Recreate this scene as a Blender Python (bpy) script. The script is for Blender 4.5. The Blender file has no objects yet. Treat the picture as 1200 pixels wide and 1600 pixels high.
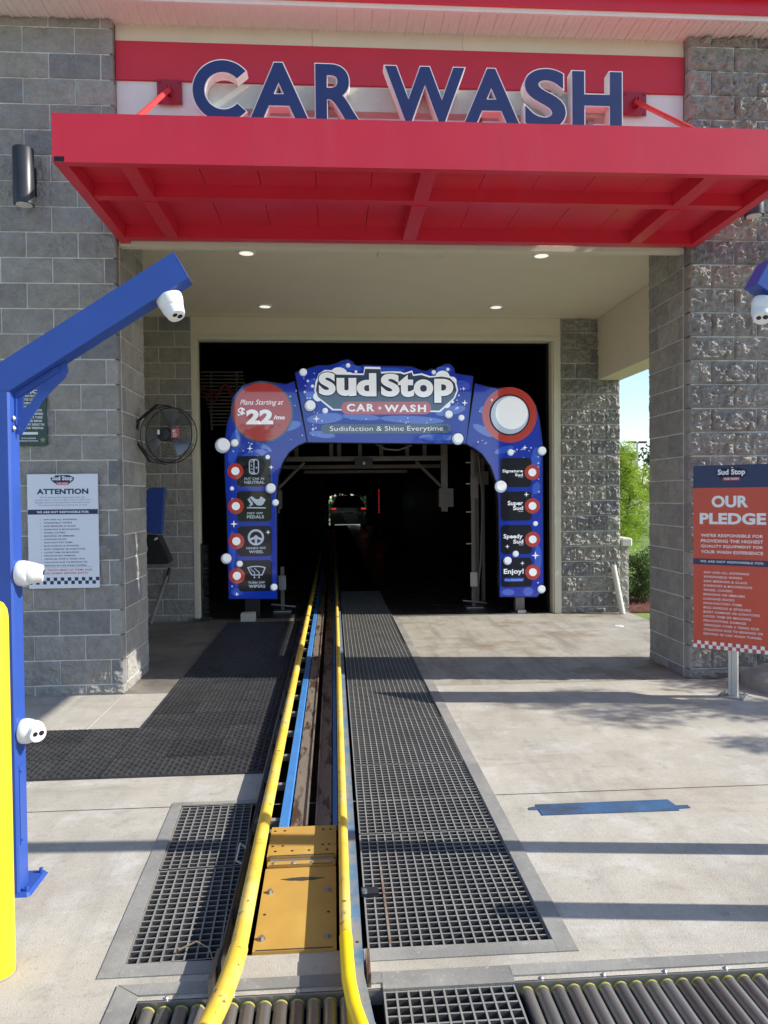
import bpy, math, random
from mathutils import Vector, Matrix, noise
R = math.radians
rnd = random.Random(7)
scene = bpy.context.scene
C = scene.collection

# ------------------------------------------------------------------ camera
cd = bpy.data.cameras.new('camera')
cam = bpy.data.objects.new('camera', cd); C.objects.link(cam)
cd.sensor_fit = 'HORIZONTAL'; cd.sensor_width = 36.0; cd.lens = 35.37
cd.clip_start = 0.05; cd.clip_end = 2000
cr = Vector((0.99767742, -0.06735975, -0.01012037)); cu = Vector((0.01155285, 0.02091076, 0.9997146)); cf = Vector((0.0671289, 0.9975096, -0.02164039))
cam.matrix_world = Matrix(((cr.x, cu.x, -cf.x, 0), (cr.y, cu.y, -cf.y, 0), (cr.z, cu.z, -cf.z, 1.60), (0, 0, 0, 1)))
scene.camera = cam

# ------------------------------------------------------------------ world and sun
world = bpy.data.worlds.new('World'); scene.world = world; world.use_nodes = True
wn = world.node_tree
bg = wn.nodes['Background']
sky = wn.nodes.new('ShaderNodeTexSky'); sky.sky_type = 'NISHITA'; sky.sun_disc = False
sky.sun_elevation = R(35.1); sky.sun_rotation = R(96.4)
sky.air_density = 0.85; sky.dust_density = 0.4; sky.ozone_density = 1.0
wn.links.new(sky.outputs[0], bg.inputs[0]); bg.inputs[1].default_value = 0.15
sd = bpy.data.lights.new('sun', 'SUN'); sd.energy = 4.7; sd.angle = R(0.53); sd.color = (1.0, 0.945, 0.85)
sun = bpy.data.objects.new('sun', sd); C.objects.link(sun)
sun.rotation_euler = Vector((1.0, -0.112, 0.705)).to_track_quat('Z', 'Y').to_euler()
sun.location = (20, -2, 18)
vs = scene.view_settings
vs.view_transform = 'Standard'; vs.look = 'None'; vs.gamma = 1.0; vs.use_curve_mapping = False
vs.exposure = 0.62
scene.display_settings.display_device = 'sRGB'
scene.cycles.max_bounces = 8
scene.cycles.diffuse_bounces = 5
scene.cycles.use_denoising = True

# ------------------------------------------------------------------ materials
MATS = {}
def mat(name, col, rough=0.6, metal=0.0, var=0.12, scale=6.0, bump=0.0, bscale=60.0, dirt=None, spec=None, coat=0.0, emit=None, objvar=None, stretch=None, detail=6.0, bdist=0.01, coatior=1.5):
    m = bpy.data.materials.new(name); m.use_nodes = True
    nt = m.node_tree; N = nt.nodes; L = nt.links
    b = N['Principled BSDF']
    b.inputs['Roughness'].default_value = rough; b.inputs['Metallic'].default_value = metal
    if spec is not None: b.inputs['Specular IOR Level'].default_value = spec
    if coat: b.inputs['Coat Weight'].default_value = coat; b.inputs['Coat Roughness'].default_value = 0.03; b.inputs['Coat IOR'].default_value = coatior
    tc = N.new('ShaderNodeTexCoord'); src = tc.outputs['Object']
    oi = N.new('ShaderNodeObjectInfo')
    mp = N.new('ShaderNodeMapping'); L.new(src, mp.inputs['Vector'])
    if stretch: mp.inputs['Scale'].default_value = stretch
    if objvar:
        vm = N.new('ShaderNodeVectorMath'); vm.operation = 'SCALE'; vm.inputs[0].default_value = (37, 91, 53)
        L.new(oi.outputs['Random'], vm.inputs['Scale']); L.new(vm.outputs[0], mp.inputs['Location'])
    vec = mp.outputs['Vector']
    def nz(s, d=detail, r=0.6):
        n = N.new('ShaderNodeTexNoise'); n.inputs['Scale'].default_value = s; n.inputs['Detail'].default_value = d; n.inputs['Roughness'].default_value = r
        L.new(vec, n.inputs['Vector']); return n.outputs['Fac']
    n1 = nz(scale)
    ramp = N.new('ShaderNodeValToRGB'); L.new(n1, ramp.inputs[0])
    ramp.color_ramp.elements[0].position = 0.3; ramp.color_ramp.elements[1].position = 0.72
    lo = tuple(max(0, c * (1 - var)) for c in col); hi = tuple(min(1, c * (1 + var)) for c in col)
    ramp.color_ramp.elements[0].color = (*lo, 1); ramp.color_ramp.elements[1].color = (*hi, 1)
    out = ramp.outputs[0]
    if objvar:
        r2 = N.new('ShaderNodeValToRGB'); L.new(oi.outputs['Random'], r2.inputs[0])
        el = r2.color_ramp.elements
        el[0].position = 0; el[0].color = (*objvar[0], 1); el[1].position = 1; el[1].color = (*objvar[-1], 1)
        for i, c in enumerate(objvar[1:-1]):
            e = el.new((i + 1) / (len(objvar) - 1)); e.color = (*c, 1)
        mx = N.new('ShaderNodeMix'); mx.data_type = 'RGBA'; mx.blend_type = 'MULTIPLY'; mx.inputs[0].default_value = 1
        L.new(out, mx.inputs[6]); L.new(r2.outputs[0], mx.inputs[7]); out = mx.outputs[2]
    for d in (dirt or []):
        dc, ds, lo_, hi_, amt = d[:5]
        dn = nz(ds, 8, 0.65)
        dr = N.new('ShaderNodeMapRange'); dr.inputs['From Min'].default_value = lo_; dr.inputs['From Max'].default_value = hi_; dr.inputs['To Max'].default_value = amt
        L.new(dn, dr.inputs['Value'])
        mx = N.new('ShaderNodeMix'); mx.data_type = 'RGBA'
        L.new(dr.outputs[0], mx.inputs[0]); L.new(out, mx.inputs[6]); mx.inputs[7].default_value = (*dc, 1); out = mx.outputs[2]
    L.new(out, b.inputs['Base Color'])
    rr = N.new('ShaderNodeMapRange'); rr.inputs['To Min'].default_value = max(0.02, rough * 0.8); rr.inputs['To Max'].default_value = min(1, rough * 1.25)
    L.new(nz(scale * 2.3), rr.inputs['Value']); L.new(rr.outputs[0], b.inputs['Roughness'])
    if bump:
        bp = N.new('ShaderNodeBump'); bp.inputs['Strength'].default_value = bump; bp.inputs['Distance'].default_value = bdist
        L.new(nz(bscale, 5, 0.65), bp.inputs['Height']); L.new(bp.outputs[0], b.inputs['Normal'])
    if emit:
        b.inputs['Emission Color'].default_value = (*emit[0], 1); b.inputs['Emission Strength'].default_value = emit[1]
    MATS[name] = m
    return m

concrete = mat('concrete', (0.435, 0.405, 0.345), 0.88, var=0.16, scale=1.3, bump=0.35, bscale=140, detail=10,
               dirt=[((0.56, 0.545, 0.52), 4.0, 0.50, 0.70, 0.7), ((0.30, 0.25, 0.185), 0.8, 0.52, 0.68, 0.6), ((0.23, 0.215, 0.19), 7.0, 0.56, 0.74, 0.6), ((0.22, 0.21, 0.20), 45.0, 0.54, 0.72, 0.5), ((0.66, 0.65, 0.62), 80.0, 0.60, 0.70, 0.6)])
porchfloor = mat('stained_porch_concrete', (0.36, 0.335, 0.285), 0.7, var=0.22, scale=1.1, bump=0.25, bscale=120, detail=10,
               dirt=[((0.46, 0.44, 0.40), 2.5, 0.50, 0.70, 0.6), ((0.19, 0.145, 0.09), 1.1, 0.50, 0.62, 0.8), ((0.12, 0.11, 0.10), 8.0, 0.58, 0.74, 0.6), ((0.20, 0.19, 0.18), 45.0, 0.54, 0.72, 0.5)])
shadefloor = mat('shade_tinted_porch_concrete', (0.20, 0.185, 0.16), 0.45, var=0.45, scale=1.4, bump=0.2, bscale=90, dirt=[((0.24, 0.22, 0.19), 2.5, 0.52, 0.70, 0.7), ((0.05, 0.042, 0.035), 2.0, 0.55, 0.66, 0.6)])  # porch shade left of the conveyor put into a darker, blotched floor colour
joint_m = mat('joint_sealant', (0.20, 0.19, 0.17), 0.9)
caulk = mat('pale_joint_caulk', (0.62, 0.60, 0.55), 0.8)
splitface = mat('split_face_block', (1.0, 0.965, 0.91), 0.95, var=0.26, scale=9, bump=0.9, bscale=110, bdist=0.014, spec=0.12,
                objvar=[(0.39, 0.382, 0.37), (0.48, 0.465, 0.44), (0.31, 0.313, 0.325), (0.46, 0.44, 0.41), (0.50, 0.485, 0.46), (0.40, 0.39, 0.375), (0.47, 0.445, 0.405), (0.34, 0.34, 0.345)],
                dirt=[((0.55, 0.53, 0.50), 5.0, 0.58, 0.8, 0.45), ((0.20, 0.195, 0.19), 110.0, 0.52, 0.70, 0.55), ((0.06, 0.06, 0.065), 60.0, 0.64, 0.72, 0.7)])
mortar = mat('mortar', (0.76, 0.745, 0.71), 0.95, var=0.12, scale=20, bump=0.3, bscale=150)
stucco = mat('beige_stucco', (0.74, 0.67, 0.52), 0.85, var=0.03, scale=3, bump=0.15, bscale=300)
trimp = mat('beige_trim_paint', (0.70, 0.655, 0.53), 0.6, var=0.04, scale=4)
whitepanel = mat('white_wall_panel', (0.78, 0.77, 0.75), 0.5, var=0.07, scale=4, dirt=[((0.5, 0.48, 0.44), 3.0, 0.6, 0.8, 0.4)])
soffit_m = mat('vinyl_soffit', (0.84, 0.81, 0.77), 0.55, var=0.04, scale=8)
redpaint = mat('red_metal_paint', (0.66, 0.024, 0.050), 0.36, var=0.05, scale=2, bump=0.03, bscale=8, spec=0.5)
redsat = mat('red_band_paint', (0.58, 0.030, 0.060), 0.6, var=0.06, scale=2)
redrod = mat('red_rod_paint', (0.75, 0.05, 0.05), 0.4)
dkred = mat('dark_red_plate', (0.35, 0.012, 0.03), 0.4)
navy = mat('navy_letter_face', (0.012, 0.028, 0.13), 0.4, var=0.06, scale=3)
letterw = mat('letter_return_white', (0.80, 0.79, 0.78), 0.45, var=0.03)
raceway = mat('grey_green_raceway', (0.50, 0.52, 0.46), 0.5)
bluepost = mat('blue_powder_coat', (0.028, 0.080, 0.36), 0.38, var=0.10, scale=5, bump=0.02, bscale=30, dirt=[((0.10, 0.16, 0.42), 30, 0.68, 0.76, 0.5)])
yellowb = mat('yellow_bollard_sleeve', (0.86, 0.60, 0.022), 0.38, var=0.03, scale=4, dirt=[((0.45, 0.33, 0.05), 14, 0.66, 0.8, 0.3)])
railm = mat('yellow_rail_paint', (0.80, 0.505, 0.055), 0.45, var=0.12, scale=6, bump=0.10, bscale=50, dirt=[((0.70, 0.55, 0.20), 4, 0.48, 0.66, 0.8), ((0.30, 0.21, 0.06), 9, 0.56, 0.70, 0.55), ((0.06, 0.045, 0.03), 26, 0.60, 0.66, 0.85)])
railtip = mat('bright_yellow_sleeve', (0.86, 0.60, 0.012), 0.35, var=0.03)
ochre = mat('ochre_cover_paint', (0.50, 0.30, 0.070), 0.42, var=0.08, scale=5, bump=0.05, bscale=90, dirt=[((0.16, 0.13, 0.10), 9, 0.64, 0.70, 0.7), ((0.62, 0.43, 0.10), 3, 0.55, 0.8, 0.5)])
wornsteel = mat('worn_plate_wear', (0.13, 0.115, 0.10), 0.4, metal=0.6)
railblue = mat('worn_blue_steel', (0.10, 0.20, 0.36), 0.45, metal=0.2, var=0.2, scale=5, dirt=[((0.28, 0.27, 0.25), 7, 0.45, 0.6, 0.8), ((0.16, 0.09, 0.05), 14, 0.62, 0.72, 0.7)])
stripblue = mat('blue_strip_paint', (0.05, 0.21, 0.55), 0.45, var=0.12, scale=6, dirt=[((0.20, 0.18, 0.16), 16, 0.6, 0.7, 0.6)])
rust = mat('rusty_channel_steel', (0.30, 0.25, 0.205), 0.5, metal=0.4, var=0.2, scale=4, stretch=(3, 0.6, 1), dirt=[((0.075, 0.035, 0.02), 4, 0.50, 0.56, 0.9), ((0.36, 0.32, 0.28), 9, 0.55, 0.7, 0.6)])
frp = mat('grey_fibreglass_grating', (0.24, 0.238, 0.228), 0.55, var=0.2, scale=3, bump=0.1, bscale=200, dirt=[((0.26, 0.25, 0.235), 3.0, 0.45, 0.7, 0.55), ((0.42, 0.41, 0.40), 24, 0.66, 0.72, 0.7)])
frpside = mat('shade_tinted_grating_sides', (0.085, 0.083, 0.080), 0.7, var=0.2, scale=6)  # bar sides coloured dark to paint the shade inside the grating cells
steel = mat('galvanised_steel', (0.42, 0.42, 0.42), 0.38, metal=0.75, var=0.12, scale=9, dirt=[((0.25, 0.23, 0.21), 5, 0.55, 0.75, 0.5)])
steeldull = mat('dull_grate_frame', (0.25, 0.245, 0.23), 0.75, metal=0.1, var=0.22, scale=3, bump=0.2, bscale=90, dirt=[((0.37, 0.355, 0.32), 2.5, 0.48, 0.66, 0.7), ((0.13, 0.12, 0.11), 6, 0.58, 0.72, 0.6), ((0.5, 0.49, 0.46), 40, 0.60, 0.70, 0.5)])
rollerm = mat('worn_roller_steel', (0.33, 0.32, 0.305), 0.36, metal=0.75, objvar=[(0.7, 0.7, 0.72), (1.1, 1.08, 1.05), (0.85, 0.8, 0.78), (1.0, 1.0, 1.0), (0.75, 0.68, 0.64)], var=0.2, scale=5, stretch=(1, 0.15, 1), dirt=[((0.13, 0.06, 0.045), 6, 0.6, 0.75, 0.5)])
rollcap = mat('yellow_roller_cap', (0.38, 0.36, 0.09), 0.5)
rubber = mat('black_rubber_mat', (0.042, 0.042, 0.043), 0.5, var=0.25, scale=8, objvar=[(0.8, 0.8, 0.8), (1.2, 1.2, 1.2), (1, 1, 1)])
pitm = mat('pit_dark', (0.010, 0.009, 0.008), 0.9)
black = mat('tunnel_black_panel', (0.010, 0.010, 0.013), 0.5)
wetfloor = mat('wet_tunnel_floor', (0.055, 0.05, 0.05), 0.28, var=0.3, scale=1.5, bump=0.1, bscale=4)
gantrym = mat('gantry_steel', (0.20, 0.175, 0.155), 0.5, metal=0.3, var=0.15)
blackmetal = mat('black_metal', (0.018, 0.018, 0.02), 0.4, var=0.1)
lampblack = mat('lamp_graphite', (0.035, 0.037, 0.043), 0.35, metal=0.2)
lensm = mat('lamp_lens', (0.75, 0.74, 0.70), 0.25, var=0.1)
litlens = mat('downlight_lens_lit', (0.85, 0.83, 0.78), 0.3, emit=((1.0, 0.93, 0.80), 0.55))
camwhite = mat('camera_white_plastic', (0.80, 0.80, 0.80), 0.35, var=0.02)
lensblack = mat('lens_black', (0.02, 0.02, 0.025), 0.1)
signwhite = mat('sign_white', (0.74, 0.78, 0.86), 0.35, var=0.02)
signnavy = mat('sign_navy', (0.012, 0.026, 0.10), 0.35, var=0.04)
signred = mat('sign_red', (0.58, 0.075, 0.042), 0.38, var=0.03)
printwhite = mat('print_white', (0.82, 0.82, 0.84), 0.4, var=0.01)
printred = mat('print_red', (0.52, 0.07, 0.09), 0.4, var=0.02)
printgrey = mat('print_grey', (0.20, 0.23, 0.32), 0.4, var=0.02)
signgreen = mat('sign_green', (0.035, 0.075, 0.065), 0.45, var=0.04)
gold = mat('print_gold', (0.36, 0.27, 0.13), 0.5)
alu = mat('aluminium_strut', (0.55, 0.54, 0.52), 0.4, metal=0.5, var=0.06, scale=12)
# printed arch sign: lit from inside, so its print carries a little glow of its own
E_ = 0.22
archblue = mat('arch_blue', (0.002, 0.026, 0.36), 0.12, var=0.05, coat=1.0, coatior=1.5, emit=((0.002, 0.03, 0.42), 0.25))
archblue2 = mat('arch_mid_blue', (0.010, 0.075, 0.50), 0.12, var=0.03, coat=1.0, coatior=2.0, emit=((0.02, 0.08, 0.55), 0.30))
archpale = mat('arch_pale_blue', (0.50, 0.60, 0.78), 0.15, var=0.02, coat=1.0, coatior=1.8, emit=((0.5, 0.6, 0.8), E_))
archwhite = mat('arch_white', (0.80, 0.82, 0.84), 0.15, var=0.01, coat=1.0, coatior=1.8, emit=((0.8, 0.85, 0.95), E_ * 1.6))
archred = mat('arch_red', (0.42, 0.035, 0.03), 0.15, var=0.02, coat=1.0, coatior=1.8, emit=((0.5, 0.04, 0.03), E_))
archrose = mat('arch_rose', (0.50, 0.10, 0.13), 0.15, var=0.02, coat=1.0, coatior=1.8, emit=((0.5, 0.1, 0.12), E_))
archslate = mat('arch_slate', (0.035, 0.075, 0.16), 0.15, var=0.03, coat=1.0, coatior=1.8, emit=((0.03, 0.07, 0.16), 0.2))
archdark = mat('arch_dark_navy', (0.008, 0.012, 0.030), 0.15, var=0.05, coat=0.6)
archedge = mat('arch_edge_black', (0.004, 0.004, 0.008), 0.3)
fanblade = mat('fan_blade_aluminium', (0.36, 0.37, 0.40), 0.3, metal=0.6)
pinktag = mat('red_warning_tag', (0.50, 0.10, 0.10), 0.5)
pvc = mat('pvc_cream', (0.62, 0.60, 0.53), 0.4, var=0.04)
bark = mat('bark', (0.10, 0.08, 0.06), 0.9, var=0.2, bump=0.4, bscale=40)
grass = mat('lawn_grass', (0.12, 0.20, 0.035), 0.95, var=0.3, scale=0.7, dirt=[((0.20, 0.22, 0.06), 3, 0.5, 0.7, 0.5)])
mulch = mat('red_mulch', (0.13, 0.045, 0.028), 0.95, var=0.5, scale=30, bump=1.0, bscale=40)
asphalt = mat('road_asphalt', (0.16, 0.16, 0.155), 0.9, var=0.1)
pave = mat('pale_far_paving', (0.42, 0.40, 0.37), 0.9, var=0.06, scale=0.3)
curbm = mat('curb_concrete', (0.30, 0.29, 0.27), 0.9, var=0.15, scale=6, bump=0.4, bscale=60)
carpaint = mat('dark_car_paint', (0.012, 0.013, 0.016), 0.25, coat=0.6)
carglass = mat('car_glass', (0.008, 0.010, 0.012), 0.08)
tyrem = mat('tyre_rubber', (0.015, 0.015, 0.015), 0.8)
taillight = mat('tail_light_red', (0.5, 0.02, 0.02), 0.3, emit=((1.0, 0.06, 0.03), 0.35))
redled = mat('red_led', (0.5, 0.02, 0.02), 0.3, emit=((1.0, 0.05, 0.05), 0.5))
hosered = mat('red_hose', (0.25, 0.04, 0.03), 0.5)
clothm = mat('wash_curtain_cloth', (0.03, 0.035, 0.06), 0.9)
def leafmat(name, col, var=0.35):
    m = mat(name, col, 0.75, var=var, scale=2.0, objvar=None)
    b = m.node_tree.nodes['Principled BSDF']
    b.inputs['Subsurface Weight'].default_value = 0.0
    nt = m.node_tree; tr = nt.nodes.new('ShaderNodeBsdfTranslucent'); mx = nt.nodes.new('ShaderNodeMixShader'); mx.inputs[0].default_value = 0.35
    src = b.inputs['Base Color'].links[0].from_socket
    nt.links.new(src, tr.inputs['Color']); nt.links.new(b.outputs[0], mx.inputs[1]); nt.links.new(tr.outputs[0], mx.inputs[2])
    nt.links.new(mx.outputs[0], nt.nodes['Material Output'].inputs['Surface'])
    return m
leaf_lime = leafmat('lime_foliage', (0.33, 0.45, 0.05))
leaf_dark = leafmat('dark_foliage', (0.045, 0.075, 0.03))
leaf_mid = leafmat('mid_foliage', (0.09, 0.15, 0.035))

def streaks(m, sc, lo, hi, col, amt, nscale=1.6):
    nt = m.node_tree; b = nt.nodes['Principled BSDF']; src = b.inputs['Base Color'].links[0].from_socket
    tc = nt.nodes.new('ShaderNodeTexCoord'); mp = nt.nodes.new('ShaderNodeMapping'); mp.inputs['Scale'].default_value = sc
    nz = nt.nodes.new('ShaderNodeTexNoise'); nz.inputs['Scale'].default_value = nscale; nz.inputs['Detail'].default_value = 9; nz.inputs['Roughness'].default_value = 0.7; nz.inputs['Distortion'].default_value = 0.4
    mr = nt.nodes.new('ShaderNodeMapRange'); mr.inputs['From Min'].default_value = lo; mr.inputs['From Max'].default_value = hi; mr.inputs['To Max'].default_value = amt
    mx = nt.nodes.new('ShaderNodeMix'); mx.data_type = 'RGBA'; mx.inputs[7].default_value = (*col, 1)
    L = nt.links; L.new(tc.outputs['Object'], mp.inputs[0]); L.new(mp.outputs[0], nz.inputs['Vector']); L.new(nz.outputs['Fac'], mr.inputs['Value'])
    L.new(mr.outputs[0], mx.inputs[0]); L.new(src, mx.inputs[6]); L.new(mx.outputs[2], b.inputs['Base Color'])
streaks(concrete, (3.2, 0.35, 1), 0.50, 0.68, (0.22, 0.205, 0.185), 0.32)
streaks(concrete, (0.5, 2.6, 1), 0.54, 0.70, (0.26, 0.225, 0.17), 0.5, 1.2)
streaks(porchfloor, (3.0, 0.5, 1), 0.48, 0.66, (0.17, 0.15, 0.125), 0.6)
streaks(redpaint, (2.5, 2.5, 0.4), 0.50, 0.75, (0.62, 0.06, 0.085), 0.45, 1.5)
streaks(rubber, (1, 1, 1), 0.50, 0.70, (0.10, 0.098, 0.092), 0.6, 2.5)

# ------------------------------------------------------------------ mesh helpers
def root_loc(p):
    v = Vector((0, 0, 0))
    while p is not None:
        v += p.location; p = p.parent
    return v
def tag(o, label=None, cat=None, group=None, kind=None):
    if label: o['label'] = label
    if cat: o['category'] = cat
    if group: o['group'] = group
    if kind: o['kind'] = kind
    return o
def thing(name, label, cat, loc=(0, 0, 0), group=None, rotz=0.0):
    o = bpy.data.objects.new(name, None); C.objects.link(o); o.location = loc; o.rotation_euler = (0, 0, rotz)
    o.empty_display_size = 0.1
    return tag(o, label, cat, group)
class MB:
    def __init__(s): s.v = []; s.f = []; s.M = None
    def add(s, vs, fs):
        n = len(s.v)
        if s.M is not None: vs = [tuple(s.M @ Vector(v)) for v in vs]
        s.v.extend(vs); s.f.extend([tuple(i + n for i in f) for f in fs]); return s
    def box(s, x0, x1, y0, y1, z0, z1):
        return s.add([(x0, y0, z0), (x1, y0, z0), (x1, y1, z0), (x0, y1, z0), (x0, y0, z1), (x1, y0, z1), (x1, y1, z1), (x0, y1, z1)],
                     [(0, 3, 2, 1), (4, 5, 6, 7), (0, 1, 5, 4), (1, 2, 6, 5), (2, 3, 7, 6), (3, 0, 4, 7)])
    def bbox(s, x0, x1, y0, y1, z0, z1, b):
        # chamfered box: rounded outline in XY, small chamfer on top
        o = [(x0 + b, y0), (x1 - b, y0), (x1, y0 + b), (x1, y1 - b), (x1 - b, y1), (x0 + b, y1), (x0, y1 - b), (x0, y0 + b)]
        c = b
        i = [(x0 + 1.5 * c, y0 + c), (x1 - 1.5 * c, y0 + c), (x1 - c, y0 + 1.5 * c), (x1 - c, y1 - 1.5 * c), (x1 - 1.5 * c, y1 - c), (x0 + 1.5 * c, y1 - c), (x0 + c, y1 - 1.5 * c), (x0 + c, y0 + 1.5 * c)]
        vs = [(x, y, z0) for x, y in o] + [(x, y, z1 - c) for x, y in o] + [(x, y, z1) for x, y in i]
        fs = [tuple(range(7, -1, -1)), tuple(range(16, 24))]
        for k in range(8):
            j = (k + 1) % 8
            fs += [(k, j, 8 + j, 8 + k), (8 + k, 8 + j, 16 + j, 16 + k)]
        return s.add(vs, fs)
    def prism(s, poly, y0, y1):            # poly in (x, z), front at y0
        n = len(poly)
        vs = [(x, y0, z) for x, z in poly] + [(x, y1, z) for x, z in poly]
        fs = [tuple(range(n)), tuple(range(2 * n - 1, n - 1, -1))] + [(i, i + n, (i + 1) % n + n, (i + 1) % n) for i in range(n)]
        return s.add(vs, fs)
    def prismz(s, poly, z0, z1):
        n = len(poly)
        vs = [(x, y, z0) for x, y in poly] + [(x, y, z1) for x, y in poly]
        fs = [tuple(range(n - 1, -1, -1)), tuple(range(n, 2 * n))] + [(i, (i + 1) % n, (i + 1) % n + n, i + n) for i in range(n)]
        return s.add(vs, fs)
    def prismx(s, poly, x0, x1):           # poly in (y, z)
        n = len(poly)
        vs = [(x0, y, z) for y, z in poly] + [(x1, y, z) for y, z in poly]
        fs = [tuple(range(n - 1, -1, -1)), tuple(range(n, 2 * n))] + [(i, (i + 1) % n, (i + 1) % n + n, i + n) for i in range(n)]
        return s.add(vs, fs)
    def tube(s, path, r, seg=12, caps=True, closed=False):
        P = [Vector(p) for p in path]; n = len(P); vs = []; fs = []
        rs = r if isinstance(r, (list, tuple)) else [r] * n
        up = None
        for i, p in enumerate(P):
            if closed: t = P[(i + 1) % n] - P[i - 1]
            else: t = (P[min(i + 1, n - 1)] - P[max(i - 1, 0)])
            t.normalize()
            if up is None:
                up = Vector((0, 0, 1)) if abs(t.z) < 0.9 else Vector((1, 0, 0))
            a = t.cross(up).normalized(); b = a.cross(t).normalized(); up = b
            for k in range(seg):
                an = 2 * math.pi * k / seg
                vs.append(tuple(p + (a * math.cos(an) + b * math.sin(an)) * rs[i]))
        m = n if closed else n - 1
        for i in range(m):
            for k in range(seg):
                a0 = i * seg + k; a1 = i * seg + (k + 1) % seg; b0 = ((i + 1) % n) * seg + k; b1 = ((i + 1) % n) * seg + (k + 1) % seg
                fs.append((a0, b0, b1, a1))
        if caps and not closed:
            fs.append(tuple(range(seg))); fs.append(tuple(range(n * seg - 1, (n - 1) * seg - 1, -1)))
        return s.add(vs, fs)
    def cyl(s, p0, p1, r, seg=16): return s.tube([p0, p1], r, seg)
    def lathe(s, prof, seg=24, M=None):    # prof (r, z)
        vs = []; fs = []
        for r, z in prof:
            for k in range(seg):
                a = 2 * math.pi * k / seg; v = Vector((r * math.cos(a), r * math.sin(a), z))
                if M is not None: v = M @ v
                vs.append(tuple(v))
        for i in range(len(prof) - 1):
            for k in range(seg):
                j = (k + 1) % seg
                fs.append((i * seg + k, i * seg + j, (i + 1) * seg + j, (i + 1) * seg + k))
        fs.append(tuple(range(seg - 1, -1, -1))); fs.append(tuple(range((len(prof) - 1) * seg, len(prof) * seg)))
        return s.add(vs, fs)
    def disc(s, cx, cz, r, y, y1=None, seg=40):
        return s.prism([(cx + r * math.cos(2 * math.pi * k / seg), cz + r * math.sin(2 * math.pi * k / seg)) for k in range(seg)], y, y1 if y1 is not None else y + 0.002)
    def ring(s, cx, cz, r0, r1, y, y1, seg=48):
        vs = []; fs = []
        for k in range(seg):
            a = 2 * math.pi * k / seg; c, d = math.cos(a), math.sin(a)
            vs += [(cx + r0 * c, y, cz + r0 * d), (cx + r1 * c, y, cz + r1 * d), (cx + r0 * c, y1, cz + r0 * d), (cx + r1 * c, y1, cz + r1 * d)]
        for k in range(seg):
            a = 4 * k; b = 4 * ((k + 1) % seg)
            fs += [(a, a + 1, b + 1, b), (a + 1, a + 3, b + 3, b + 1), (a + 3, a + 2, b + 2, b + 3), (a + 2, a, b, b + 2)]
        return s.add(vs, fs)
    def mesh(s, name, m, smooth=False):
        me = bpy.data.meshes.new(name); me.from_pydata(s.v, [], s.f); me.validate(); me.update()
        if m: me.materials.append(m)
        if smooth:
            me.polygons.foreach_set('use_smooth', [True] * len(me.polygons))
            me.set_sharp_from_angle(angle=R(40))
        return me
    def build(s, name, m, parent=None, smooth=False, local=False, center=None):
        if parent is not None and not local:
            o = root_loc(parent); s.v = [(x - o.x, y - o.y, z - o.z) for x, y, z in s.v]
        ob = bpy.data.objects.new(name, s.mesh(name, m, smooth)); C.objects.link(ob)
        if parent is not None: ob.parent = parent
        if name.endswith('_print') or name in ('bristles', 'dark_print'): ob['kind'] = 'stuff'
        return ob
def arc(cx, cz, r, a0, a1, n=12):
    return [(cx + r * math.cos(R(a0 + (a1 - a0) * i / n)), cz + r * math.sin(R(a0 + (a1 - a0) * i / n))) for i in range(n + 1)]
def rrect(x0, x1, z0, z1, r, n=5):
    return arc(x1 - r, z1 - r, r, 0, 90, n) + arc(x0 + r, z1 - r, r, 90, 180, n) + arc(x0 + r, z0 + r, r, 180, 270, n) + arc(x1 - r, z0 + r, r, 270, 360, n)
def star4(cx, cz, r):
    return [(cx + (r if k % 2 == 0 else r * 0.30) * math.cos(R(45 * k)), cz + (r if k % 2 == 0 else r * 0.30) * math.sin(R(45 * k))) for k in range(8)]
def star5(cx, cz, r):
    return [(cx + (r if k % 2 == 0 else r * 0.42) * math.cos(R(90 + 36 * k)), cz + (r if k % 2 == 0 else r * 0.42) * math.sin(R(90 + 36 * k))) for k in range(10)]

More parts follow.
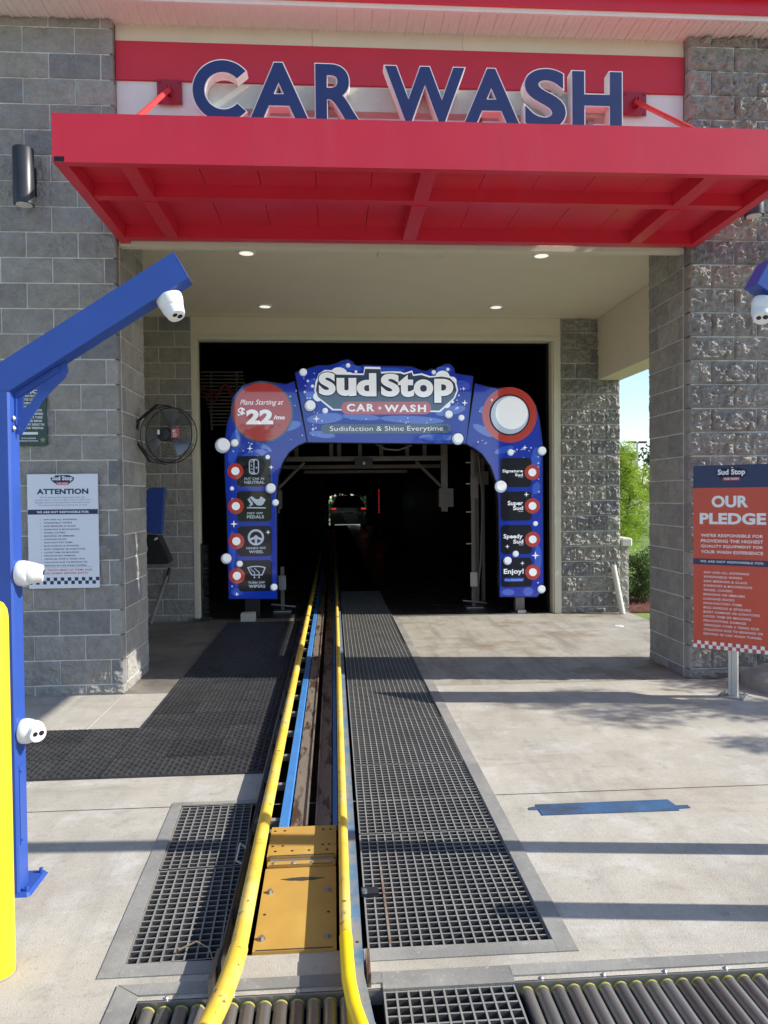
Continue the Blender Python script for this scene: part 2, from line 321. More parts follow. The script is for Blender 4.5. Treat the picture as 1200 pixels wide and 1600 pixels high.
# text: an outline font curve turned into mesh data
_tc = {}
def text2d(txt, off=0.0, shear=0.0, sp=1.0, align='LEFT', extrude=0.0):
    key = (txt, off, shear, sp, align, extrude)
    if key in _tc: return _tc[key]
    c = bpy.data.curves.new('lettering', 'FONT'); c.body = txt; c.size = 1; c.offset = off; c.shear = shear; c.space_character = sp
    c.align_x = align; c.resolution_u = 8 if len(txt) < 4 else 3; c.extrude = extrude; c.space_line = 1.0
    o = bpy.data.objects.new('lettering', c); C.objects.link(o)
    dg = bpy.context.evaluated_depsgraph_get()
    me = bpy.data.meshes.new_from_object(o.evaluated_get(dg))
    vs = [tuple(v.co) for v in me.vertices]; fs = [tuple(p.vertices) for p in me.polygons]
    bpy.data.objects.remove(o); bpy.data.curves.remove(c); bpy.data.meshes.remove(me)
    _tc[key] = (vs, fs); return vs, fs
def put_text(mb, txt, x0, x1, z0, z1, y, off=0.03, shear=0.0, sp=1.08, capref=None, rot=0.0, jitter=None):
    """fits txt into x0..x1 by z0..z1 on the plane y (facing -Y); x1 None keeps the natural width."""
    vs, fs = text2d(txt, off, shear, sp)
    ax = min(v[0] for v in vs); bx = max(v[0] for v in vs); az = min(v[1] for v in vs); bz = max(v[1] for v in vs)
    if capref:
        rv, _ = text2d(capref, off, shear, sp); az = min(v[1] for v in rv); bz = max(v[1] for v in rv)
    sz = (z1 - z0) / (bz - az); sx = sz if x1 is None else (x1 - x0) / (bx - ax)
    out = [(x0 + (v[0] - ax) * sx, y, z0 + (v[1] - az) * sz) for v in vs]
    if rot:
        cx, cz = (x0 + (x1 or x0)) / 2, (z0 + z1) / 2; c, s_ = math.cos(rot), math.sin(rot)
        out = [(cx + (a - cx) * c - (d - cz) * s_, b, cz + (a - cx) * s_ + (d - cz) * c) for a, b, d in out]
    mb.add(out, fs)
    return mb
def centered(mb, txt, cx, w, z0, z1, y, **k): return put_text(mb, txt, cx - w / 2, cx + w / 2, z0, z1, y, **k)

# ------------------------------------------------------------------ split-face block walls
_bm = {}
COURSE = 0.2032; Z0C = 0.083
def block_mesh(length, height, variant, thick=0.085, rough=0.016):
    key = (round(length, 3), round(height, 3), variant, rough)
    if key in _bm: return _bm[key]
    w = length - 0.011; h = height - 0.011
    nx = max(4, int(round(w / 0.0095))); nz = max(3, int(round(h / 0.0095)))
    vs = []; fs = []
    ox, oz, oy = variant * 13.7 + length * 5, variant * 7.1 + height, variant * 3.3
    for j in range(nz + 1):
        for i in range(nx + 1):
            x = 0.005 + w * i / nx; z = 0.005 + h * j / nz
            e = min(x - 0.005, w + 0.005 - x, z - 0.005, h + 0.005 - z)
            k = min(1.0, e / 0.014)
            p = Vector((x + ox, oy, z + oz))
            d = noise.noise(p * 6) * 0.45 + noise.noise(p * 14) * 0.75 + math.tanh(7 * noise.noise(p * 21)) * 0.20 + math.tanh(6 * noise.noise(p * 39)) * 0.13 + noise.noise(p * 60) * 0.3
            d = (d + 0.45) * rough
            vs.append((x + (noise.noise(p * 50) * 0.003 if 0 < i < nx else 0), -0.001 - max(d, -0.003) * (0.25 + 0.75 * k) , z + (noise.noise(p * 61) * 0.003 if 0 < j < nz else 0)))
    W = nx + 1
    for j in range(nz):
        for i in range(nx):
            a = j * W + i
            if (i + j) % 2: fs += [(a, a + 1, a + W + 1), (a, a + W + 1, a + W)]
            else: fs += [(a, a + 1, a + W), (a + 1, a + W + 1, a + W)]
    n0 = len(vs)
    bord = [i for i in range(W)] + [j * W + nx for j in range(1, nz + 1)] + [nz * W + i for i in range(nx - 1, -1, -1)] + [j * W for j in range(nz - 1, 0, -1)]
    for b in bord: vs.append((vs[b][0], thick, vs[b][2]))
    m = len(bord)
    for k in range(m): fs.append((bord[k], n0 + k, n0 + (k + 1) % m, bord[(k + 1) % m]))
    me = bpy.data.meshes.new('block'); me.from_pydata(vs, [], fs); me.update(); me.materials.append(splitface)
    _bm[key] = me; return me
def block_face(parent, start, rz, width, z_top, leads, from_end=False, z_bottom=0.0, flip=0, rough=0.016):
    """lays courses of blocks along local +x from start; leads = corner block length on even / odd courses"""
    o = root_loc(parent); ux, uy = math.cos(rz), math.sin(rz)
    rows = [(z_bottom, Z0C - z_bottom)] if z_bottom < Z0C - 0.02 else []
    z = Z0C
    while z < z_top - 0.02:
        rows.append((z, min(COURSE, z_top - z))); z += COURSE
    for ri, (zb, hh) in enumerate(rows):
        segs = []; d = 0.0; first = leads[(ri + flip) % 2]
        while d < width - 0.03:
            L = first if d == 0 else 0.4064
            L = min(L, width - d)
            if width - d - L < 0.05: L = width - d
            segs.append((d, L)); d += L
        for d0, L in segs:
            s0 = width - d0 - L if from_end else d0
            me = block_mesh(round(L, 3), round(hh, 3), rnd.randrange(7) if L > 0.35 else rnd.randrange(4), rough=rough)
            b = bpy.data.objects.new('block', me); C.objects.link(b); b.parent = parent
            pr = rnd.uniform(0.0, 0.004)
            b.location = (start[0] + ux * s0 + uy * pr - o.x, start[1] + uy * s0 - ux * pr - o.y, zb - o.z)
            b.rotation_euler = (0, 0, rz)

XL, XR = -1.72, 3.03          # the opening between the piers
YF, YB = 6.27, 9.90           # facade plane, back wall plane
EAVE = 5.45
# ------------------------------------------------------------------ ground
def grid_sheet(xs, ys, holes, z, name, m):
    xs = sorted(set(xs)); ys = sorted(set(ys)); mb = MB()
    for i in range(len(xs) - 1):
        for j in range(len(ys) - 1):
            cx, cy = (xs[i] + xs[i + 1]) / 2, (ys[j] + ys[j + 1]) / 2
            if any(a < cx < b and c < cy < d for a, b, c, d in holes): continue
            mb.add([(xs[i], ys[j], z), (xs[i + 1], ys[j], z), (xs[i + 1], ys[j + 1], z), (xs[i], ys[j + 1], z)], [(0, 1, 2, 3)])
    o = mb.build(name, m); return o
H = [(-0.80, -0.385, 2.605, 3.945), (-0.385, 0.765, 2.63, 41.0), (-0.64, 0.575, 1.25, 2.415), (0.575, 1.78, 1.25, 2.415)]
J = [(-8, 8, 3.935, 3.943), (-1.728, -1.716, 1.0, 3.935), (-8, -0.81, 0.5, 0.508), (0.78, 8, 0.5, 0.508), (3.2, 3.208, -6, 3.935)]
J2 = [(-1.728, -1.716, 3.943, 6.26)]
allh = H + J + J2
xs = [-8, 8] + [v for h in allh for v in h[:2]]; ys = [-6, 9.98] + [v for h in allh for v in h[2:] if v < 9.98]
xs += [3.95]; ys += [6.26]
slab = grid_sheet(xs, ys, allh + [(-8, 8, 6.26, 9.98)], 0.0, 'concrete_pavement', concrete); tag(slab, kind='structure')
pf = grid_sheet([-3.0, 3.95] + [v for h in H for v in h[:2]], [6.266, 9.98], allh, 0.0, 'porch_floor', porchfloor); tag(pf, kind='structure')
pf.data.materials.append(shadefloor)
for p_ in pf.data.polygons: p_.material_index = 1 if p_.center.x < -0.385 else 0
jb = MB()
for h in J: jb.add([(h[0], h[2], -0.006), (h[1], h[2], -0.006), (h[1], h[3], -0.006), (h[0], h[3], -0.006)], [(0, 1, 2, 3)])
tag(jb.build('pavement_joint', joint_m), kind='structure')
jb = MB(); h = J2[0]; jb.add([(h[0], h[2], -0.002), (h[1], h[2], -0.002), (h[1], h[3], -0.002), (h[0], h[3], -0.002)], [(0, 1, 2, 3)])
tag(jb.build('pavement_caulk_joint', caulk), kind='structure')
# pits under the gratings, conveyor and rollers
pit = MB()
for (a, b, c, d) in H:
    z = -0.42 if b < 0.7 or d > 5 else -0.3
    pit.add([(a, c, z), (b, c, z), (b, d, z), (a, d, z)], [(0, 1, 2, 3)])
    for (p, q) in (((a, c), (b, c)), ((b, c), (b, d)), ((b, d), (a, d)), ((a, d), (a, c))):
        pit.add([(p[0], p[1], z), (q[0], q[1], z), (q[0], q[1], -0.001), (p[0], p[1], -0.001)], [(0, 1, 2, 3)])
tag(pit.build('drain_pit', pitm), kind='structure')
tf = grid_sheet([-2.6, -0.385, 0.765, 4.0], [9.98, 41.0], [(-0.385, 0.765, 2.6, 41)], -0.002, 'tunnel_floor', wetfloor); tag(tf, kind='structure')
lawn = MB(); S = 900
lawn.add([(-S, -S, -0.5), (S, -S, -0.5), (S, S, -0.5), (-S, S, -0.5)], [(0, 1, 2, 3)])
tag(lawn.build('ground', grass), kind='structure')
lw = MB()
lw.add([(3.95, 6.3, -0.03), (80, 6.3, -0.03), (80, 70, -0.03), (3.95, 70, -0.03)], [(0, 1, 2, 3)])
lw.add([(8, -6, -0.03), (80, -6, -0.03), (80, 6.3, -0.03), (8, 6.3, -0.03)], [(0, 1, 2, 3)])
lw.add([(-60, -6, -0.03), (-8, -6, -0.03), (-8, 70, -0.03), (-60, 70, -0.03)], [(0, 1, 2, 3)])
lw.add([(-60, 46, -0.03), (3.95, 46, -0.03), (3.95, 70, -0.03), (-60, 70, -0.03)], [(0, 1, 2, 3)])
tag(lw.build('lawn', grass), kind='structure')
MB().box(-60, 80, -26, -6, -0.2, -0.01).build('drive_lane', asphalt)['kind'] = 'structure'
MB().box(-60, 200, 70.02, 120, -0.3, -0.02).build('far_parking_lot', pave)['kind'] = 'structure'
MB().box(3.96, 7.5, 9.95, 12.6, -0.1, -0.005).build('mulch_bed', mulch)['kind'] = 'structure'
MB().box(-8, 3.95, 41.0, 46, -0.2, -0.01).build('exit_apron', asphalt)['kind'] = 'structure'

# frames set in the concrete around the gratings
gf = MB()
def strip(a, b, c, d): gf.box(a, b, c, d, -0.03, 0.004)
gf.prismz([(-0.803, 2.535), (-0.735, 2.535), (-0.735, 2.606), (-0.803, 3.947), (-0.803, 3.985), (-0.855, 3.985)], -0.03, 0.004); strip(-0.734, -0.388, 2.535, 2.605); strip(-0.802, -0.388, 3.948, 3.985)
tag(gf.build('steel_edging', steeldull), 'dull grey edge strip framing the short grating west of the rails', 'edging')
gf = MB(); strip(0.768, 0.84, 2.555, 9.96); strip(0.09, 0.767, 2.555, 2.626)
tag(gf.build('steel_edging', steeldull), 'dull grey edge strip framing the long walkway of gratings', 'edging')

# ------------------------------------------------------------------ gratings
def grating_mesh(w, l, pitch=0.038, bar=0.0064, depth=0.045):
    mb = MB(); nx = int(round(w / pitch)); ny = int(round(l / pitch)); px = w / nx; py = l / ny
    for i in range(nx + 1):
        x = i * px; mb.box(x - bar / 2, x + bar / 2, 0, l, -depth, 0)
    for j in range(ny + 1):
        y = j * py
        if j in (0, ny): y += (bar / 2 if j == 0 else -bar / 2)
        mb.box(0, w, y - bar / 2 , y + bar / 2, -depth, -0.0012)
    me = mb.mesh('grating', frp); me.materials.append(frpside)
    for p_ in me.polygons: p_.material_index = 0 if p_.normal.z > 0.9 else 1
    return me
gname = ['nearest the cream concrete edge', 'second from the near end', 'third from the near end', 'fourth from the near end', 'fifth from the near end', 'sixth from the near end', 'seventh from the near end', 'eighth, at the tunnel mouth', 'first inside the tunnel mouth', 'second inside the tunnel', 'third inside the tunnel']
gm = grating_mesh(0.655, 0.906)
for k in range(11):
    o = bpy.data.objects.new('floor_grating', gm); C.objects.link(o)
    o.location = (0.108, 2.634 + k * 0.914, -0.004 + (k % 3) * 0.002)
    tag(o, 'grey grid grating panel of the long walkway, ' + gname[k], 'grating', 'grating panels of the walkway beside the conveyor')
gm2 = grating_mesh(0.355, 0.655)
g0 = bpy.data.objects['floor_grating']
rb = MB().box(0.0743, 0.0827, 0.03, 0.60, -0.03, 0.0012).build('bar', mat('rusted_bar', (0.20, 0.115, 0.07), 0.9, var=0.4, scale=20, dirt=[((0.22, 0.22, 0.21), 9, 0.42, 0.55, 0.95)]), g0, local=True); rb['label'] = 'rust orange grating bar'
for k, (y, lb) in enumerate(((2.612, 'near half'), (3.28, 'far half'))):
    o = bpy.data.objects.new('floor_grating', gm2); C.objects.link(o); o.location = (-0.731 - (y - 2.612) * 0.049, y, -0.003); o.rotation_euler = (0, 0, 0.049)
    tag(o, 'grey grid grating west of the yellow rails, %s of the short pit cover' % lb, 'grating', 'grating panels of the short pit')
# little bracket caught in the grating
t = thing('grating_clip', 'small steel hold-down clip on the nearest walkway grating beside the blue rail', 'clip', (0.115, 3.0, 0))
MB().box(0.095, 0.165, 2.98, 3.03, -0.002, 0.012).build('clip_plate', lampblack, t)
MB().cyl((0.108, 2.985, 0.012), (0.108, 2.985, 0.026), 0.011, 6).build('bolt', steel, t)

# ------------------------------------------------------------------ rubber mats
mb = MB(); T = 0.3020; n = 9; p = T / n
for i in range(n):          # chevron-like ribs with holes between, slanted
    x = i * p
    mb.box(x + 0.002, x + 0.011, 0.002, T - 0.002, 0.003, 0.016)
for j in range(n):
    y = j * p
    for i in range(n):
        x = i * p
        dz = 0.004 if (i + j) % 2 else 0.0
        mb.add([(x + 0.011, y + 0.004, 0.002), (x + p + 0.002, y + 0.012, 0.002), (x + p + 0.002, y + 0.024, 0.002), (x + 0.011, y + 0.016, 0.002),
                (x + 0.011, y + 0.004, 0.012 + dz), (x + p + 0.002, y + 0.012, 0.012 + dz), (x + p + 0.002, y + 0.024, 0.012 + dz), (x + 0.011, y + 0.016, 0.012 + dz)],
               [(4, 5, 6, 7), (0, 1, 5, 4), (1, 2, 6, 5), (2, 3, 7, 6), (3, 0, 4, 7)])
mb.box(0, T, 0, 0.004, 0.002, 0.013); mb.box(0, T, T - 0.004, T, 0.002, 0.013)
mat_me = mb.mesh('tile', rubber)
mt = thing('rubber_floor_mat', 'black perforated rubber mat of interlocking tiles running to the tunnel, with a side wing', 'floor mat', (-0.9, 5, 0))
un = MB(); un.box(-1.345, -0.425, 4.37, 9.66, 0.0005, 0.003); un.box(-2.27, -1.346, 4.37, 5.29, 0.0005, 0.003); un.build('mat_backing', rubber, mt)
cells = [(-1.345 + 0.3065 * i, 4.37 + 0.3105 * j) for i in range(3) for j in range(17)] + [(-2.27 + 0.3065 * i, 4.37 + 0.3065 * j) for i in range(3) for j in range(3)]
for x, y in cells:
    o = bpy.data.objects.new('tile', mat_me); C.objects.link(o); o.parent = mt
    o.location = (x + 0.9 + rnd.uniform(-.001, .001), y - 5 + rnd.uniform(-.001, .001), rnd.uniform(0, 0.0015)); o.rotation_euler = (0, 0, rnd.uniform(-.004, .004))

# ------------------------------------------------------------------ conveyor
cv = thing('conveyor_track', 'sunken conveyor track with rusty channels, blue edges and black centre slot', 'conveyor', (-0.14, 3.6, 0))
Y0, Y1 = 3.63, 36.0
mb = MB(); mb.prism([(-0.232, -0.02), (-0.222, 0.002), (-0.155, 0.002), (-0.150, 0.014), (-0.143, 0.014), (-0.143, -0.12), (-0.155, -0.12), (-0.155, -0.02)], Y0, Y1); mb.build('channel', rust, cv)
mb = MB(); mb.prism([(-0.105, -0.12), (-0.105, 0.016), (-0.098, 0.016), (-0.093, -0.004), (-0.028, -0.004), (-0.020, -0.02), (-0.093, -0.025), (-0.093, -0.12)], Y0, Y1); mb.build('channel', rust, cv)
MB().prism([(-0.279, -0.03), (-0.279, 0.006), (-0.238, 0.006), (-0.232, -0.001), (-0.232, -0.03)], Y0, Y1).build('edge_plate', stripblue, cv)
MB().prism([(-0.020, -0.05), (-0.020, 0.000), (0.004, 0.006), (0.004, -0.05)], Y0, Y1).build('edge_plate', stripblue, cv)
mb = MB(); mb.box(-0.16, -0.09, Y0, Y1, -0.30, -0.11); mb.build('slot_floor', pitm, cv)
y = 3.75
while y < 14:
    o = MB().box(-0.345, -0.279, y, y + 0.035, -0.045, -0.012).build('support', steeldull, cv); y += 0.47
MB().box(-0.34, 0.02, 3.60, 3.64, -0.10, -0.005).build('end_plate', rust, cv)
# ochre cover plates
cp = thing('cover_plate', 'large ochre painted steel cover plate bolted between the yellow rails', 'cover plate', (-0.15, 2.9, 0))
def quad_plate(x0, x1, x2, x3, y0, y1, z0, z1): return MB().prismz([(x0, y0), (x1, y0), (x2, y1), (x3, y1)], z0, z1)
quad_plate(-0.300, -0.006, -0.006, -0.305, 2.625, 3.215, -0.02, 0.012).build('plate', ochre, cp)
mb = MB(); mb.prismz([(-0.235 + 0.18 * i / 12, 3.118 + 0.002 * math.sin(i * 1.9) - 0.016 * math.sin(math.pi * i / 12)) for i in range(13)] + [(-0.055 - 0.18 * i / 12, 3.120 + 0.0015 * math.sin(i * 2.3) + 0.012 * math.sin(math.pi * i / 12)) for i in range(13)], 0.0122, 0.0128); mb.build('worn_patch', wornsteel, cp)
for bx, by in ((-0.275, 2.70), (-0.038, 2.70), (-0.272, 3.02), (-0.038, 3.02)):
    mb = MB(); mb.cyl((bx, by, 0.012), (bx, by, 0.014), 0.016, 16); mb.cyl((bx, by, 0.014), (bx, by, 0.024), 0.010, 6); mb.build('bolt', steel, cp)
for bx in (-0.278, -0.036): MB().cyl((bx, 2.86, 0.010), (bx, 2.86, 0.0126), 0.006, 10).build('bolt_hole', pitm, cp)
MB().box(-0.29, -0.02, 2.628, 2.636, 0.0121, 0.0126).build('worn_edge', wornsteel, cp)
cp = thing('cover_plate', 'narrow ochre hinge plate with four screws above the large ochre plate', 'cover plate', (-0.15, 3.28, 0))
MB().box(-0.300, -0.008, 3.222, 3.262, -0.02, 0.020).build('plate', ochre, cp)
MB().box(-0.292, -0.015, 3.264, 3.298, -0.02, 0.013).build('steel_strip', steel, cp)
MB().box(-0.29, -0.02, 3.2235, 3.230, 0.0201, 0.0206).build('worn_edge', wornsteel, cp)
for bx in (-0.272, -0.19, -0.108, -0.03): MB().lathe([(0.009, 0), (0.009, 0.002), (0.006, 0.004)], 12, Matrix.Translation((bx, 3.243, 0.020))).build('screw', steel, cp)
cp = thing('cover_plate', 'short ochre steel plate with two rows of holes where the conveyor channels begin', 'cover plate', (-0.15, 3.45, 0))
MB().box(-0.308, -0.004, 3.302, 3.598, -0.02, 0.022).build('plate', ochre, cp)
MB().box(-0.30, -0.01, 3.303, 3.312, 0.0221, 0.0226).build('worn_edge', wornsteel, cp)
for by, xs_ in ((3.35, (-0.275, -0.20, -0.125, -0.045)), (3.40, (-0.290, -0.245, -0.065, -0.035)), (3.555, (-0.29, -0.245, -0.065, -0.03))):
    for bx in xs_: MB().cyl((bx, by, 0.020), (bx, by, 0.0226), 0.007, 10).build('bolt_hole', pitm, cp)

# guide rails
def rail(name_label, pts, r, sleeve_i, foot_x, side, zc):
    t = thing('guide_rail', name_label, 'guide rail', (pts[0][0], pts[0][1], 0))
    MB().tube(pts[sleeve_i:], r, 16).build('rail_tube', railm, t, smooth=True)
    return t
lp = [(-0.470, 1.55, .100), (-0.400, 1.95, .100), (-0.380, 2.09, .100), (-0.352, 2.24, .100), (-0.337, 2.38, .100), (-0.330, 2.50, .100), (-0.330, 2.62, .100), (-0.334, 3.5, .100), (-0.335, 6.5, .100), (-0.335, 9.25, .100), (-0.335, 20, .100), (-0.335, 34, .100)]
t = thing('guide_rail', 'thick worn yellow tubular guide rail along the side of the rubber mats', 'guide rail', (-0.335, 2.5, 0))
MB().tube(lp[4:], 0.0285, 18).build('rail_tube', railm, t, smooth=True)
MB().tube(lp[:6], 0.0315, 18).build('rail_sleeve', railm, t, smooth=True)
MB().box(-0.392, -0.380, 2.45, 36, -0.05, 0.095).build('side_plate', blackmetal, t)
for k in range(14):
    y = 2.75 + k * 0.62
    MB().box(-0.381, -0.345, y, y + 0.04, 0.02, 0.09).build('bracket', blackmetal, t)
MB().prismz([(-0.415, 2.40), (-0.40, 2.40), (-0.392, 2.56), (-0.41, 2.56)], -0.01, 0.07).build('end_bracket', rust, t)
MB().tube([(-0.335, 9.34, .100), (-0.335, 9.37, .100)], 0.0325, 18).build('coupling', blackmetal, t)
rp = [(0.200, 1.55, .090), (0.110, 1.90, .090), (0.074, 2.06, .090), (0.045, 2.20, .090), (0.032, 2.32, .090), (0.028, 2.45, .090), (0.026, 2.60, .090), (0.028, 3.7, .090), (0.034, 9.25, .090), (0.034, 20, .090), (0.034, 34, .090)]
t = thing('guide_rail', 'slim yellow tubular guide rail bolted to the blue channel beside the walkway gratings', 'guide rail', (0.03, 2.5, 0))
MB().tube(rp[5:], 0.0205, 16).build('rail_tube', railm, t, smooth=True)
MB().tube([(x, y, z) for x, y, z in rp[:6]] + [(0.0262, 2.56, .090)], 0.0225, 16).build('rail_sleeve', railtip, t, smooth=True)
MB().box(0.013, 0.043, 2.56, 34, -0.019, 0.073).build('rail_web', railm, t)
MB().prismz([(0.185, 1.55), (0.215, 1.55), (0.060, 2.20), (0.043, 2.56), (0.013, 2.56), (0.03, 2.2)], -0.02, 0.072).build('rail_web', railtip, t)
MB().prismz([(0.222, 1.58), (0.262, 1.60), (0.105, 2.20), (0.083, 2.42), (0.086, 36), (0.046, 36), (0.046, 2.42), (0.064, 2.20)], -0.20, 0.045).build('channel', railblue, t)
MB().cyl((0.066, 2.60, 0.045), (0.066, 2.60, 0.0456), 0.006, 10).build('bolt_hole', pitm, t)
MB().box(0.092, 0.106, 2.42, 2.56, -0.01, 0.045).build('end_bracket', rust, t)
MB().tube([(0.0342, 9.34, .090), (0.0342, 9.37, .090)], 0.0225, 16).build('coupling', blackmetal, t)
t = thing('pull_handle', 'small pale bent handle hooked on the outside of the thick yellow rail', 'handle', (-0.405, 3.3, 0))
MB().tube([(-0.393, 3.22, 0.03), (-0.43, 3.22, 0.05), (-0.43, 3.36, 0.06), (-0.393, 3.36, 0.03)], 0.004, 8).build('handle_bar', pvc, t, smooth=True)
# twig on the short grating
MB().tube([(-0.56, 2.66, 0.012), (-0.50, 2.675, 0.03), (-0.45, 2.64, 0.026), (-0.425, 2.58, 0.01)], [0.004, 0.003, 0.0025, 0.0015], 6).build('twig', mat('dry_twig', (0.28, 0.23, 0.16), 0.9), None, smooth=True)
tag(bpy.data.objects['twig'], 'thin dry curved twig lying on the near end of the short grating', 'twig')

# ------------------------------------------------------------------ roller beds
def roller_bed(label, loc, xs_, x0, x1, yf):
    t = thing('roller_bed', label, 'roller bed', loc)
    mb = MB()
    mb.box(x0 - 0.002, x1 + 0.002, yf + 0.008, yf + 0.034, -0.05, -0.002)
    mb.build('front_rail', steel, t)
    MB().box(x0 - 0.002, x1 + 0.002, yf + 0.035, yf + 0.092, -0.03, 0.006).build('cover_strip', steeldull, t)
    x = x0 + 0.09
    while x < x1 - 0.02:
        MB().lathe([(0.008, 0), (0.008, 0.004), (0.004, 0.008)], 12, Matrix.Translation((x, yf + 0.021, -0.002))).build('bolt', steel, t); x += 0.21
    me = cap = None
    for x in xs_:
        if me is None:
            rb = MB(); rb.tube([(0, 1.27, 0), (0, 2.395, 0)], 0.0235, 18); me = rb.mesh('roller', rollerm, True)
            cb = MB(); cb.tube([(0, 2.390, 0.0), (0, 2.398, 0.0)], 0.0242, 18); cap = cb.mesh('end_ring', rollcap, True)
        o = bpy.data.objects.new('roller', me); C.objects.link(o); o.parent = t; o.location = (x - loc[0], -loc[1], -0.032 - loc[2])
        c = bpy.data.objects.new('end_ring', cap); C.objects.link(c); c.parent = o
    return t
PX = 0.0525
t = roller_bed('dark steel roller bed passing under both yellow rails', (-0.2, 2.4, 0), [-0.605 + PX * k for k in range(14)], -0.64, 0.14, 2.40)
mb = MB(); mb.prismz([(-0.64, 1.25), (-0.64, 2.41), (-0.642, 2.43), (-0.722, 2.492), (-0.722, 1.25)], -0.02, 0.0055); mb.build('side_plate', steeldull, t)
MB().prismz([(-0.643, 2.435), (-0.6425, 2.491), (-0.72, 2.4935)], -0.02, 0.0055).build('corner_plate', steeldull, t)
roller_bed('wide dark steel roller bed right of the small square grating', (1.1, 2.4, 0), [0.612 + PX * k for k in range(21)], 0.578, 1.78, 2.40)
gm3 = grating_mesh(0.424, 0.9, 0.0385)
o = bpy.data.objects.new('floor_grating', gm3); C.objects.link(o); o.location = (0.147, 1.50, -0.002)
tag(o, 'small square-celled grating between the two roller beds at the photo bottom', 'grating')
MB().box(0.143, 0.577, 2.402, 2.492, -0.03, 0.005).build('edge_strip', steeldull)
tag(bpy.data.objects['edge_strip'], 'flat dull steel strip across the end of the small square-celled grating', 'edge strip')

# blue steel strip let into the concrete
mb = MB()
mb.prismz([(0.975, 3.728), (1.02, 3.728), (1.02, 3.660), (1.06, 3.660), (1.72, 3.655), (1.72, 3.675), (1.79, 3.680), (1.79, 3.715), (1.73, 3.715), (1.72, 3.790), (1.02, 3.790), (1.02, 3.765), (0.975, 3.755)], -0.01, 0.004)
o = mb.build('floor_plate', railblue); tag(o, 'notched worn blue steel strip set flush in the bright concrete', 'floor plate')
o['label'] = 'notched worn blue steel strip set flush in the bright concrete'
bpy.data.objects['floor_plate'].data.materials.clear(); bpy.data.objects['floor_plate'].data.materials.append(mat('worn_blue_plate', (0.065, 0.14, 0.28), 0.35, metal=0.2, var=0.3, scale=4, dirt=[((0.07, 0.08, 0.11), 3, 0.46, 0.6, 0.85), ((0.25, 0.27, 0.30), 12, 0.62, 0.75, 0.4)]))

# ------------------------------------------------------------------ piers and walls
lp_ = thing('block_pier', 'grey split-face block pier carrying the white ATTENTION sign', 'pier', (-2.5, 6.3, 0))
MB().box(-3.7, XL - 0.03, YF + 0.002, YF + 0.084, -0.1, EAVE - 0.004).box(-3.7, XL - 0.002, YF + 0.087, 7.08, -0.1, EAVE - 0.004).build('mortar', mortar, lp_)
block_face(lp_, (-3.7, YF), 0, 3.7 + XL, EAVE - 0.004, (0.10, 0.303), from_end=True, flip=1, rough=0.017)
block_face(lp_, (XL, YF + 0.086), R(90), 7.08 - YF - 0.086, EAVE - 1.55, (0.30, 0.10), flip=1, rough=0.011)
rp_ = thing('block_pier', 'grey split-face block pier behind the red OUR PLEDGE sign', 'pier', (3.5, 6.3, 0))
MB().box(XR + 0.03, 3.98, YF + 0.002, YF + 0.084, -0.1, EAVE - 0.004).box(XR + 0.002, 3.98, YF + 0.087, 7.05, -0.1, EAVE - 0.004).build('mortar', mortar, rp_)
block_face(rp_, (XR, YF), 0, 3.985 - XR, EAVE - 0.004, (0.203, 0.4064), flip=1, rough=0.052)
block_face(rp_, (XR, 7.05), R(-90), 7.05 - YF - 0.086, EAVE - 1.55, (0.203, 0.4064), from_end=False, flip=1, rough=0.013)
bw = thing('block_wall', 'shaded side wall of grey blocks closing the porch behind the ATTENTION pier', 'wall', (-2.6, 8.5, 0))
MB().box(-2.95, -2.617, 7.085, YB - 0.001, -0.1, 3.105).build('mortar', mortar, bw)
block_face(bw, (-2.61, 7.085), R(90), YB - 7.085, 3.10, (0.203, 0.4064), rough=0.008)
bw = thing('block_wall', 'shaded grey block wall left of the tunnel mouth behind the round fan', 'wall', (-2.4, 9.95, 0))
MB().box(-3.0, -1.803, YB + 0.002, 10.2, -0.1, 3.93).build('mortar', mortar, bw)
block_face(bw, (-3.0, YB), 0, 1.197, 3.925, (0.203, 0.4064), from_end=True, rough=0.008)
bw = thing('block_wall', 'rough grey block wall right of the tunnel mouth, raked by sunlight', 'wall', (3.4, 9.95, 0))
MB().box(3.037, 3.84, YB + 0.002, 10.3, -0.1, 3.93).build('mortar', mortar, bw)
block_face(bw, (3.037, YB), 0, 0.81, 3.925, (0.203, 0.4064), rough=0.050)
kw = thing('low_wall', 'low block wall stub with a pale cap beside the hedge', 'wall', (3.92, 10.0, 0))
MB().box(3.85, 3.965, YB + 0.027, 10.25, -0.1, 0.89).build('mortar', mortar, kw)
block_face(kw, (3.849, YB + 0.02), 0, 0.125, 0.89, (0.125, 0.125))
mb = MB(); mb.bbox(3.855, 4.01, YB - 0.02, 10.3, 0.892, 1.0, 0.02); mb.build('cap', mat('wall_cap_cast', (0.52, 0.51, 0.47), 0.8, bump=0.4, bscale=90), kw)

# building shell
bd = thing('car_wash_building', 'car wash entrance building with red band, pale panels and beige porch ceiling', 'building', (0.65, 6.4, 0))
YH = 6.345
MB().box(XL + 0.002, XR - 0.002, YH, 6.46, 3.70, 4.998).build('wall_panel', whitepanel, bd)
MB().box(XL + 0.003, XR - 0.003, YH - 0.024, 6.46, 5.0, 5.308).build('red_band', redsat, bd)
for a, b in ((XL + 0.002, -0.13), (-0.127, 1.12), (1.123, XR - 0.002)):
    MB().box(a, b, YH - 0.014, 6.46, 5.31, EAVE).build('trim_board', trimp, bd)
MB().box(XL + 0.002, XR - 0.002, YH - 0.016, 6.40, 3.655, 3.699).build('trim_board', trimp, bd)
MB().box(XL - 0.05, XR + 0.05, 6.461, 6.60, 3.76, 3.93).build('beam', stucco, bd)
